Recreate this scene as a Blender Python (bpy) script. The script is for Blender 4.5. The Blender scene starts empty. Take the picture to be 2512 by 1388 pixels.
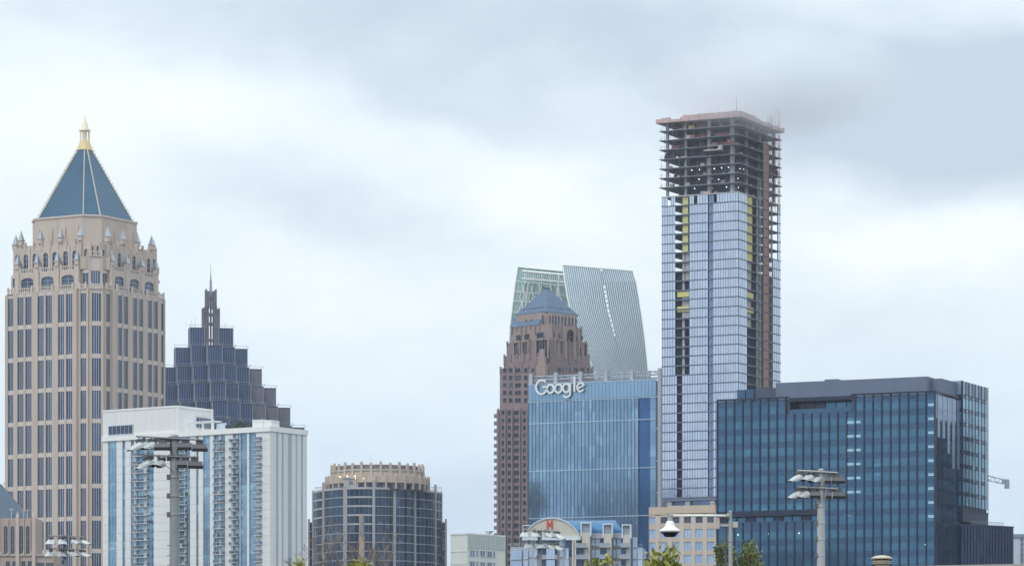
import bpy, math, random
from mathutils import Vector, Matrix
random.seed(7)
R = math.radians
S = bpy.context.scene
COL = S.collection
# ------------------------------------------------------------------ camera, sky, sun, exposure
FX, CX, HZ, CZ = 9400.0, 1256.0, 1850.0, 2.0          # focal length and horizon in photograph pixels, eye height
cam = bpy.data.objects.new('camera', bpy.data.cameras.new('camera'))
COL.objects.link(cam); S.camera = cam
cam.location = (0, 0, CZ); cam.rotation_euler = (R(90), 0, 0)
cam.data.sensor_width = 36; cam.data.lens = 36*FX/2512; cam.data.shift_y = (HZ-694)/2512
cam.data.clip_start = 0.5; cam.data.clip_end = 20000
S.view_settings.view_transform = 'Standard'; S.view_settings.look = 'None'
S.view_settings.exposure = 0.05; S.view_settings.gamma = 1
S.view_settings.use_curve_mapping = False
S.render.engine = 'CYCLES'
S.cycles.use_denoising = True; S.cycles.adaptive_threshold = .004
S.cycles.max_bounces = 12; S.cycles.diffuse_bounces = 3; S.cycles.glossy_bounces = 4; S.cycles.volume_bounces = 10; S.cycles.transparent_max_bounces = 12
SUN_EL, SUN_AZ = 52, 215
HAZE = .00005
sun = bpy.data.objects.new('sun', bpy.data.lights.new('sun', 'SUN')); COL.objects.link(sun)
sun.data.energy = 1.2; sun.data.angle = R(18); sun.data.color = (1, .98, .95)
sd = Vector((math.sin(R(SUN_AZ))*math.cos(R(SUN_EL)), math.cos(R(SUN_AZ))*math.cos(R(SUN_EL)), math.sin(R(SUN_EL))))
sun.rotation_euler = sd.to_track_quat('Z', 'Y').to_euler()
W = bpy.data.worlds.new('World'); S.world = W; W.use_nodes = True
nt = W.node_tree; N = nt.nodes; L = nt.links; N.clear()

def mth(t, op, a, b=None, c=None, clamp=False):
    n = t.nodes.new('ShaderNodeMath'); n.operation = op; n.use_clamp = clamp
    for i, v in enumerate((a, b, c)):
        if v is None: continue
        if isinstance(v, (int, float)): n.inputs[i].default_value = v
        else: t.links.new(v, n.inputs[i])
    return n.outputs[0]

def mixc(t, f, a, b, bt='MIX'):
    n = t.nodes.new('ShaderNodeMix'); n.data_type = 'RGBA'; n.blend_type = bt
    if isinstance(f, (int, float)): n.inputs[0].default_value = f
    else: t.links.new(f, n.inputs[0])
    for k, v in ((6, a), (7, b)):
        if isinstance(v, (tuple, list)): n.inputs[k].default_value = (*v[:3], 1)
        else: t.links.new(v, n.inputs[k])
    return n.outputs[2]

sky = N.new('ShaderNodeTexSky'); sky.sky_type = 'NISHITA'; sky.sun_disc = False
sky.sun_elevation = R(SUN_EL); sky.sun_rotation = R(SUN_AZ); sky.air_density = 1.5; sky.dust_density = 2
tc = N.new('ShaderNodeTexCoord')
mp = N.new('ShaderNodeMapping'); mp.inputs['Scale'].default_value = (1, 1, 1.9); L.new(tc.outputs['Generated'], mp.inputs[0])
def wnoise(scale, det, rough=.5):
    n = N.new('ShaderNodeTexNoise'); n.inputs['Scale'].default_value = scale
    n.inputs['Detail'].default_value = det; n.inputs['Roughness'].default_value = rough
    L.new(mp.outputs[0], n.inputs['Vector']); return n
sx = N.new('ShaderNodeSeparateXYZ'); L.new(tc.outputs['Generated'], sx.inputs[0])
wn = wnoise(22, 4, .5); ws = N.new('ShaderNodeSeparateXYZ'); L.new(wn.outputs['Color'], ws.inputs[0])
wx = mth(nt, 'MULTIPLY_ADD', mth(nt, 'SUBTRACT', ws.outputs[0], .5), .060, sx.outputs[0])
wz = mth(nt, 'MULTIPLY_ADD', mth(nt, 'SUBTRACT', ws.outputs[1], .5), .024, sx.outputs[2])
def blob(px, py, rx, ry, amp, rot=0, hard=1):
    x0, z0 = (px-CX)/FX, (HZ-py)/FX
    c, s = math.cos(R(rot)), math.sin(R(rot))
    dx = mth(nt, 'SUBTRACT', wx, x0); dz = mth(nt, 'SUBTRACT', wz, z0)
    u = mth(nt, 'ADD', mth(nt, 'MULTIPLY', dx, c*FX/rx), mth(nt, 'MULTIPLY', dz, s*FX/rx))
    v = mth(nt, 'ADD', mth(nt, 'MULTIPLY', dx, -s*FX/ry), mth(nt, 'MULTIPLY', dz, c*FX/ry))
    d = mth(nt, 'ADD', mth(nt, 'POWER', mth(nt, 'ABSOLUTE', u), 2*hard), mth(nt, 'POWER', mth(nt, 'ABSOLUTE', v), 2*hard))
    return mth(nt, 'MULTIPLY', mth(nt, 'EXPONENT', mth(nt, 'MULTIPLY', d, -1)), amp)
BL = [(1560, 130, 1050, 190, .68, -8), (700, 20, 700, 90, .16), (1250, 330, 420, 60, .22, -22), (2350, 330, 640, 190, .70, -2, 1.5), (2420, 120, 500, 160, -.16), (880, 570, 300, 100, .34, -12),
      (560, 450, 260, 90, .16, -20), (1430, 480, 260, 110, -.42), (2250, 600, 520, 80, -.42), (300, 330, 420, 130, -.22),
      (700, 330, 350, 90, -.18, -14), (1150, 1260, 300, 130, .50), (1120, 760, 400, 160, -.12), (100, 60, 420, 100, .16),
      (2470, 1250, 200, 160, .18), (860, 900, 260, 200, -.05), (2150, 770, 300, 60, .10)]
acc = None
for b in BL:
    v = blob(*b); acc = v if acc is None else mth(nt, 'ADD', acc, v)
n2 = wnoise(9, 5, .52); n3 = wnoise(55, 6, .6)
acc = mth(nt, 'ADD', acc, mth(nt, 'MULTIPLY', mth(nt, 'SUBTRACT', n2.outputs[0], .5), .80))
acc = mth(nt, 'ADD', acc, mth(nt, 'MULTIPLY', mth(nt, 'SUBTRACT', n3.outputs[0], .5), .34))
dark = mth(nt, 'ADD', acc, .30, clamp=True)
cr = N.new('ShaderNodeValToRGB'); L.new(dark, cr.inputs[0])
e = cr.color_ramp.elements
e[0].position = 0; e[0].color = (.90, .955, 1.0, 1); e[1].position = 1; e[1].color = (.54, .62, .73, 1)
m_ = cr.color_ramp.elements.new(.33); m_.color = (.775, .87, .95, 1)
# low in the sky thin blue shows under the cloud deck
low = mth(nt, 'SUBTRACT', 1, mth(nt, 'DIVIDE', sx.outputs[2], .115), clamp=True)
cc = mixc(nt, mth(nt, 'MULTIPLY', low, .9), cr.outputs[0], (.56, .745, .97))
zen = mth(nt, 'MULTIPLY_ADD', mth(nt, 'MAXIMUM', sx.outputs[2], 0), .55, 1.02)
bg1 = N.new('ShaderNodeBackground'); L.new(sky.outputs[0], bg1.inputs[0]); bg1.inputs[1].default_value = .1
bg2 = N.new('ShaderNodeBackground'); L.new(cc, bg2.inputs[0]); L.new(zen, bg2.inputs[1])
ms = N.new('ShaderNodeMixShader'); ms.inputs[0].default_value = .93
L.new(bg1.outputs[0], ms.inputs[1]); L.new(bg2.outputs[0], ms.inputs[2])
wo = N.new('ShaderNodeOutputWorld'); L.new(ms.outputs[0], wo.inputs[0])

# ------------------------------------------------------------------ materials
def mat(name, col, rough=.8, metal=0, var=.12, scale=.25, stretch=(1, 1, .25), bump=0, emit=0, spec=.5, col2=None):
    m = bpy.data.materials.new(name); m.use_nodes = True; t = m.node_tree
    b = t.nodes['Principled BSDF']; b.inputs['Roughness'].default_value = rough
    b.inputs['Metallic'].default_value = metal; b.inputs['Specular IOR Level'].default_value = spec
    tcn = t.nodes.new('ShaderNodeTexCoord'); mpn = t.nodes.new('ShaderNodeMapping')
    mpn.inputs['Scale'].default_value = stretch; t.links.new(tcn.outputs['Object'], mpn.inputs[0])
    n = t.nodes.new('ShaderNodeTexNoise'); n.inputs['Scale'].default_value = scale; n.inputs['Detail'].default_value = 7
    n.inputs['Roughness'].default_value = .62; t.links.new(mpn.outputs[0], n.inputs['Vector'])
    oi = t.nodes.new('ShaderNodeObjectInfo')
    f = mth(t, 'MULTIPLY_ADD', mth(t, 'SUBTRACT', n.outputs[0], .5), 2.4, .5, clamp=True)
    f = mth(t, 'MULTIPLY_ADD', mth(t, 'SUBTRACT', oi.outputs['Random'], .5), .3, f, clamp=True)
    lo = [c*(1-var) for c in col]; hi = [min(1, c*(1+var)) for c in (col2 or col)]
    t.links.new(mixc(t, f, lo, hi), b.inputs['Base Color'])
    if bump:
        bn = t.nodes.new('ShaderNodeBump'); bn.inputs['Strength'].default_value = bump; bn.inputs['Distance'].default_value = .05
        t.links.new(n.outputs[0], bn.inputs['Height']); t.links.new(bn.outputs[0], b.inputs['Normal'])
    if emit:
        b.inputs['Emission Color'].default_value = (*col, 1); b.inputs['Emission Strength'].default_value = emit
    return m

def glass(name, a, b2, metal=.8, rough=.12, lit=0, litcol=(.5, .8, .95), wob=.35, floor=0, fcol=None, streak=.35):
    """coated facade glass: every pane has its own tint; blinds and rooms behind show as paler panes; optional floor banding behind the glass"""
    m = bpy.data.materials.new(name); m.use_nodes = True; t = m.node_tree
    p = t.nodes['Principled BSDF']; p.inputs['Roughness'].default_value = rough; p.inputs['Metallic'].default_value = metal
    oi = t.nodes.new('ShaderNodeObjectInfo'); ge = t.nodes.new('ShaderNodeNewGeometry')
    r = mth(t, 'FRACT', mth(t, 'ADD', oi.outputs['Random'], ge.outputs['Random Per Island']))
    n = t.nodes.new('ShaderNodeTexNoise'); n.inputs['Scale'].default_value = .11; n.inputs['Detail'].default_value = 3  # broad noise tints the glass like clouds mirrored in it
    t.links.new(ge.outputs['Position'], n.inputs['Vector'])
    f = mth(t, 'ADD', mth(t, 'MULTIPLY', r, .55), mth(t, 'MULTIPLY_ADD', mth(t, 'SUBTRACT', n.outputs[0], .5), 1.6, .25), clamp=True)
    # curtains and furniture behind: fine vertical streaks
    mpn = t.nodes.new('ShaderNodeMapping'); mpn.inputs['Scale'].default_value = (1, 1, .22)
    t.links.new(ge.outputs['Position'], mpn.inputs[0])
    n2 = t.nodes.new('ShaderNodeTexNoise'); n2.inputs['Scale'].default_value = 1.3; n2.inputs['Detail'].default_value = 2
    t.links.new(mpn.outputs[0], n2.inputs['Vector'])
    f = mth(t, 'MULTIPLY_ADD', mth(t, 'SUBTRACT', n2.outputs[0], .5), streak*2, f, clamp=True)
    c = mixc(t, f, a, b2)
    if lit:      # lit rooms and drawn blinds come in clusters, storey by storey
        mq = t.nodes.new('ShaderNodeMapping'); mq.inputs['Scale'].default_value = (.09, .09, .24); t.links.new(ge.outputs['Position'], mq.inputs[0])
        nq = t.nodes.new('ShaderNodeTexNoise'); nq.inputs['Scale'].default_value = 1; nq.inputs['Detail'].default_value = 2; t.links.new(mq.outputs[0], nq.inputs['Vector'])
        k_ = mth(t, 'MULTIPLY', mth(t, 'GREATER_THAN', nq.outputs[0], .56), mth(t, 'GREATER_THAN', r, 1-lit*5))
        c = mixc(t, mth(t, 'MULTIPLY', k_, mth(t, 'MULTIPLY_ADD', r, .5, .05)), c, litcol)
    if floor:
        sp = t.nodes.new('ShaderNodeSeparateXYZ'); t.links.new(ge.outputs['Position'], sp.inputs[0])
        fr = mth(t, 'LESS_THAN', mth(t, 'FRACT', mth(t, 'DIVIDE', sp.outputs[2], floor)), .22)
        c = mixc(t, mth(t, 'MULTIPLY', fr, .5), c, fcol or [x*.6 for x in a])
    t.links.new(c, p.inputs['Base Color'])
    n4 = t.nodes.new('ShaderNodeTexNoise'); n4.inputs['Scale'].default_value = .45; n4.inputs['Detail'].default_value = 1
    t.links.new(ge.outputs['Position'], n4.inputs['Vector'])
    bn = t.nodes.new('ShaderNodeBump'); bn.inputs['Strength'].default_value = wob; bn.inputs['Distance'].default_value = .06
    t.links.new(n4.outputs[0], bn.inputs['Height']); t.links.new(bn.outputs[0], p.inputs['Normal'])
    return m

# ------------------------------------------------------------------ mesh helpers
class M:
    def __init__(s): s.v = []; s.f = []; s.m = []
    def box(s, x0, x1, y0, y1, z0, z1, m=0):
        return s.prism([(x0, y0), (x1, y0), (x1, y1), (x0, y1)], z0, z1, m)
    def prism(s, poly, z0, z1, m=0): return s.frustum(poly, z0, poly, z1, m)
    def frustum(s, pa, za, pb, zb, m=0):
        b = len(s.v); n = len(pa)
        s.v += [(p[0], p[1], za) for p in pa] + [(p[0], p[1], zb) for p in pb]
        for i in range(n):
            j = (i+1) % n; s.f.append((b+i, b+j, b+n+j, b+n+i)); s.m.append(m)
        s.f.append(tuple(b+i for i in range(n))[::-1]); s.m.append(m)
        s.f.append(tuple(b+n+i for i in range(n))); s.m.append(m)
        return s
    def hexa(s, p, m=0):                      # eight corners: bottom 0-3, top 4-7
        b = len(s.v); s.v += [tuple(q) for q in p]
        for f in ((3, 2, 1, 0), (4, 5, 6, 7), (0, 1, 5, 4), (1, 2, 6, 5), (2, 3, 7, 6), (3, 0, 4, 7)):
            s.f.append(tuple(b+i for i in f)); s.m.append(m)
        return s
    def quad(s, a, b_, c, d, m=0):
        b = len(s.v); s.v += [tuple(a), tuple(b_), tuple(c), tuple(d)]; s.f.append((b, b+1, b+2, b+3)); s.m.append(m); return s
    def cyl(s, x, y, z0, z1, r0, r1=None, n=10, m=0):
        r1 = r0 if r1 is None else r1
        c = [(math.cos(2*math.pi*i/n), math.sin(2*math.pi*i/n)) for i in range(n)]
        return s.frustum([(x+r0*a, y+r0*b) for a, b in c], z0, [(x+r1*a, y+r1*b) for a, b in c], z1, m)
    def tube(s, p, q, r, r2=None, n=5, m=0):
        p, q = Vector(p), Vector(q); d = (q-p)
        if d.length < 1e-6: return s
        d.normalize(); a = d.orthogonal().normalized(); c = d.cross(a); b = len(s.v); r2 = r if r2 is None else r2
        for o, rr in ((p, r), (q, r2)):
            for i in range(n):
                t = 2*math.pi*i/n; s.v.append(tuple(o+a*rr*math.cos(t)+c*rr*math.sin(t)))
        for i in range(n):
            j = (i+1) % n; s.f.append((b+i, b+j, b+n+j, b+n+i)); s.m.append(m)
        s.f.append(tuple(b+n-1-i for i in range(n))); s.m.append(m)
        s.f.append(tuple(b+n+i for i in range(n))); s.m.append(m)
        return s
    def lathe(s, prof, n=16, x=0, y=0, m=0):
        b = len(s.v)
        for r, z in prof:
            for i in range(n):
                t = 2*math.pi*i/n; s.v.append((x+r*math.cos(t), y+r*math.sin(t), z))
        for k in range(len(prof)-1):
            for i in range(n):
                j = (i+1) % n; s.f.append((b+k*n+i, b+k*n+j, b+(k+1)*n+j, b+(k+1)*n+i)); s.m.append(m)
        s.f.append(tuple(b+i for i in range(n))[::-1]); s.m.append(m)
        k = len(prof)-1; s.f.append(tuple(b+k*n+i for i in range(n))); s.m.append(m)
        return s
    def stroke(s, pts, w, d, m=0, closed=False):   # flat stroke in the x-z plane, thickness d along y
        P = [Vector(p) for p in pts]; n = len(P); off = []
        for i in range(n):
            a = P[(i-1) % n] if (closed or i > 0) else P[i]; c = P[(i+1) % n] if (closed or i < n-1) else P[i]
            t = (c-a).normalized(); off.append(Vector((-t.y, t.x))*w/2)
        b = len(s.v)
        for i in range(n):
            for sg, y in ((1, 0), (-1, 0), (-1, -d), (1, -d)):
                q = P[i]+off[i]*sg; s.v.append((q.x, y, q.y))
        for i in range(n if closed else n-1):
            j = (i+1) % n
            for k in range(4):
                l = (k+1) % 4; s.f.append((b+4*i+k, b+4*i+l, b+4*j+l, b+4*j+k)); s.m.append(m)
        if not closed:
            s.f.append((b, b+1, b+2, b+3)); s.m.append(m); e = b+4*(n-1); s.f.append((e+3, e+2, e+1, e)); s.m.append(m)
        return s
    def add(s, o, x=0, y=0, z=0, a=0):
        b = len(s.v); c, sn = math.cos(a), math.sin(a)
        s.v += [(x+p[0]*c-p[1]*sn, y+p[0]*sn+p[1]*c, z+p[2]) for p in o.v]
        s.f += [tuple(b+i for i in f) for f in o.f]; s.m += o.m; return s
    def mesh(s, name, mats, smooth=False):
        me = bpy.data.meshes.new(name); me.from_pydata(s.v, [], s.f)
        for k in (mats if isinstance(mats, (list, tuple)) else [mats]): me.materials.append(k)
        me.polygons.foreach_set('material_index', s.m)
        if smooth: me.polygons.foreach_set('use_smooth', [True]*len(s.f))
        me.update(); return me

def thing(name, label, cat, loc=(0, 0, 0), rz=0, group=None):
    o = bpy.data.objects.new(name, None); COL.objects.link(o); o.location = loc; o.rotation_euler = (0, 0, rz)
    o['label'] = label; o['category'] = cat
    if group: o['group'] = group
    return o
def part(name, me, parent, mats=None, loc=(0, 0, 0), rz=0, label=None, kind=None, rot=None, smooth=False):
    if isinstance(me, M): me = me.mesh(name, mats, smooth)
    o = bpy.data.objects.new(name, me); COL.objects.link(o); o.parent = parent
    o.location = loc; o.rotation_euler = rot or (0, 0, rz)
    if label: o['label'] = label
    if kind: o['kind'] = kind
    return o

def wx_(px, D): return (px-CX)/FX*D
def wz_(py, D): return CZ+(HZ-py)/FX*D

class F:
    """a wall plane: origin and direction in its building's frame; u runs along it, out is outward"""
    def __init__(s, root, ox, oy, a):
        s.root = root; s.o = (ox, oy); s.a = a
        c, sn = math.cos(root.rotation_euler.z), math.sin(root.rotation_euler.z)
        s.wx = root.location.x+ox*c-oy*sn; s.wy = root.location.y+ox*sn+oy*c; s.wa = a+root.rotation_euler.z
    def u(s, px, out=0):
        k = (px-CX)/FX; c, sn = math.cos(s.wa), math.sin(s.wa)
        x, y = s.wx+sn*out, s.wy-c*out
        return (k*y-x)/(c-k*sn)
    def z(s, py, u=0, out=0):
        return CZ+(HZ-py)/FX*(s.wy+u*math.sin(s.wa)-out*math.cos(s.wa))
    def pt(s, u, out=0):
        c, sn = math.cos(s.a), math.sin(s.a)
        return (s.o[0]+u*c+out*sn, s.o[1]+u*sn-out*c)
    def put(s, name, me, mats=None, u=0, out=0, z=0, label=None, kind=None, parent=None, smooth=False):
        x, y = s.pt(u, out)
        return part(name, me, parent or s.root, mats, (x, y, z), s.a, label, kind, smooth=smooth)

class Pieces:
    """alike pieces of one building: up to `limit` as parts sharing meshes, the rest joined into one part"""
    def __init__(s, root, name, mats, limit=300):
        s.root, s.name, s.mats, s.limit = root, name, mats, limit; s.n = 0; s.cache = {}; s.rest = M()
    def add(s, key, fn, face, u, out, z):
        if key not in s.cache:
            m = fn(); s.cache[key] = (m, m.mesh(s.name, s.mats))
        m, me = s.cache[key]
        if s.n < s.limit: face.put(s.name, me, u=u, out=out, z=z)
        else:
            x, y = face.pt(u, out); s.rest.add(m, x, y, z, face.a)
        s.n += 1
    def done(s):
        if s.rest.v: part(s.name, s.rest, s.root, s.mats, kind='stuff')

def r3(x): return round(x, 2)
def pane_m(w, h, d=.12, mv=0, mh=0, mw=.20, fr=0):
    """glass slab with optional mullions (slot 1)"""
    def fn():
        m = M().box(0, w, -d, 0, 0, h, 0)
        for i in range(mv):
            x = w*(i+1)/(mv+1); m.box(x-mw/2, x+mw/2, -d-.10, -d+.01, 0, h, 1)
        for i in range(mh):
            z = h*(i+1)/(mh+1); m.box(0, w, -d-.06, -d+.01, z-mw/2, z+mw/2, 1)
        if fr:
            m.box(0, fr, -d-.08, -d+.01, 0, h, 1); m.box(w-fr, w, -d-.08, -d+.01, 0, h, 1)
            m.box(fr, w-fr, -d-.08, -d+.01, h-fr, h, 1); m.box(fr, w-fr, -d-.08, -d+.01, 0, fr, 1)
        return m
    return fn
def box_m(w, h, d, y=0):
    return lambda: M().box(0, w, -d, -y, 0, h, 0)

def facade(face, U0, U1, z0, z1, spans, rows, wp, pp, sp, out0=0, pd=.6, sdp=.35, mv=2, mh=0, piers=True):
    """piers between window strips, spandrels between rows, windows set back"""
    edges = [U0]
    for a, b in spans: edges += [a, b]
    edges.append(U1)
    if piers:
        for i in range(0, len(edges), 2):
            a, b = edges[i], edges[i+1]
            if b-a > .05: pp.add((r3(b-a), r3(z1-z0), pd), box_m(b-a, z1-z0, pd), face, a, out0, z0)
    zz = [z0]
    for a, b in rows: zz += [a, b]
    zz.append(z1)
    for a, b in spans:
        for i in range(0, len(zz), 2):
            if zz[i+1]-zz[i] > .05 and sp: sp.add((r3(b-a), r3(zz[i+1]-zz[i]), sdp), box_m(b-a, zz[i+1]-zz[i], sdp), face, a, out0, zz[i])
        for c, d in rows:
            wp.add((r3(b-a), r3(d-c), mv, mh), pane_m(b-a, d-c, mv=mv, mh=mh), face, a, out0, c)

def oct_(h, c): return [(-h+c, -h), (h-c, -h), (h, -h+c), (h, h-c), (h-c, h), (-h+c, h), (-h, h-c), (-h, -h+c)]
def rect(x0, x1, y0, y1): return [(x0, y0), (x1, y0), (x1, y1), (x0, y1)]
def arch_panel(w, h, x0, x1, zs, d, n=8, pane=True, point=1.0):
    """wall panel with an arched opening from its foot; slot 0 wall, slot 1 glass"""
    m = M(); r = (x1-x0)/2; cx = (x0+x1)/2
    m.box(0, x0, -d, 0, 0, h); m.box(x1, w, -d, 0, 0, h)
    P = [(x0, zs)]+[(cx-r*math.cos(math.pi*i/n), zs+point*r*math.sin(math.pi*i/n)) for i in range(1, n)]+[(x1, zs)]
    for (a, b), (c, e_) in zip(P, P[1:]):
        m.hexa([(a, -d, b), (c, -d, e_), (c, 0, e_), (a, 0, b), (a, -d, h), (c, -d, h), (c, 0, h), (a, 0, h)])
    if pane:
        m.box(x0, x1, -d*.3, 0, 0, zs+point*r*.98, 1)
        m.box(cx-.08, cx+.08, -d*.45, -d*.3, 0, zs+r*.9*point, 2)
        for k in range(1, 4): m.box(x0, x1, -d*.4, -d*.3, zs*k/3.2-.06, zs*k/3.2+.06, 2)
    return m

# ------------------------------------------------------------------ ground
gm = mat('ground_asphalt', (.07, .07, .068), .95, var=.3, scale=.05, stretch=(1, 1, 1))
g = part('ground', M().box(-2900, 2900, -300, 5400, -1, 0), None, gm); g['kind'] = 'structure'

def volume(name, m, col, dens, label=None, cat=None, het=None):
    mt = bpy.data.materials.new(name+'_air'); mt.use_nodes = True; t = mt.node_tree; t.nodes.clear()
    o = t.nodes.new('ShaderNodeOutputMaterial'); v = t.nodes.new('ShaderNodeVolumePrincipled')
    v.inputs['Color'].default_value = (*col, 1); v.inputs['Density'].default_value = dens; v.inputs['Anisotropy'].default_value = .2
    t.links.new(v.outputs[0], o.inputs['Volume'])
    ob = part(name, m, None, mt, kind='stuff')
    return ob
def low_cloud():
    """ragged cloud base that swallows the masts and one corner of the unfinished tower"""
    mt = bpy.data.materials.new('cloud_vapour'); mt.use_nodes = True; t = mt.node_tree; t.nodes.clear()
    o = t.nodes.new('ShaderNodeOutputMaterial'); v = t.nodes.new('ShaderNodeVolumePrincipled')
    v.inputs['Color'].default_value = (.95, .972, 1, 1); v.inputs['Anisotropy'].default_value = .0
    tc_ = t.nodes.new('ShaderNodeTexCoord'); sp = t.nodes.new('ShaderNodeSeparateXYZ'); t.links.new(tc_.outputs['Object'], sp.inputs[0])
    nz = t.nodes.new('ShaderNodeTexNoise'); nz.inputs['Scale'].default_value = .045; nz.inputs['Detail'].default_value = 3
    t.links.new(tc_.outputs['Object'], nz.inputs['Vector'])
    def sq(a, r): return mth(t, 'POWER', mth(t, 'ABSOLUTE', mth(t, 'DIVIDE', a, r)), 2)
    rr = mth(t, 'ADD', mth(t, 'ADD', sq(sp.outputs[0], 52), sq(sp.outputs[1], 55)), sq(sp.outputs[2], 22))
    f = mth(t, 'SUBTRACT', 1, rr, clamp=True)
    f = mth(t, 'MULTIPLY', mth(t, 'POWER', f, 1.5), mth(t, 'MULTIPLY_ADD', mth(t, 'SUBTRACT', nz.outputs[0], .5), 3.0, .9, clamp=True))
    t.links.new(mth(t, 'MULTIPLY', f, .06), v.inputs['Density']); t.links.new(v.outputs[0], o.inputs['Volume'])
    m = M(); P_ = []
    for i in range(9): a = math.pi*i/8; P_.append((56*math.sin(a)+.01, -23*math.cos(a)))
    m.lathe(P_, 20)
    part('low_cloud', m, None, mt, loc=(94, 1368, 242), kind='stuff')
low_cloud()
volume('haze', M().box(-3000, 3000, -400, 5500, -2, 268), (.90, .95, 1.0), HAZE)

# ================================================================== 1  spired stone office tower
def pinnacle(w, h, m=0):
    q = M(); q.box(-w*.5, w*.5, -w*.5, w*.5, 0, h*.3, 1)
    q.frustum(rect(-w*.62, w*.62, -w*.62, w*.62), h*.3, rect(-w*.62, w*.62, -w*.62, w*.62), h*.36, 0)
    q.frustum(rect(-w*.5, w*.5, -w*.5, w*.5), h*.36, rect(-.04, .04, -.04, .04), h, 0); return q

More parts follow.
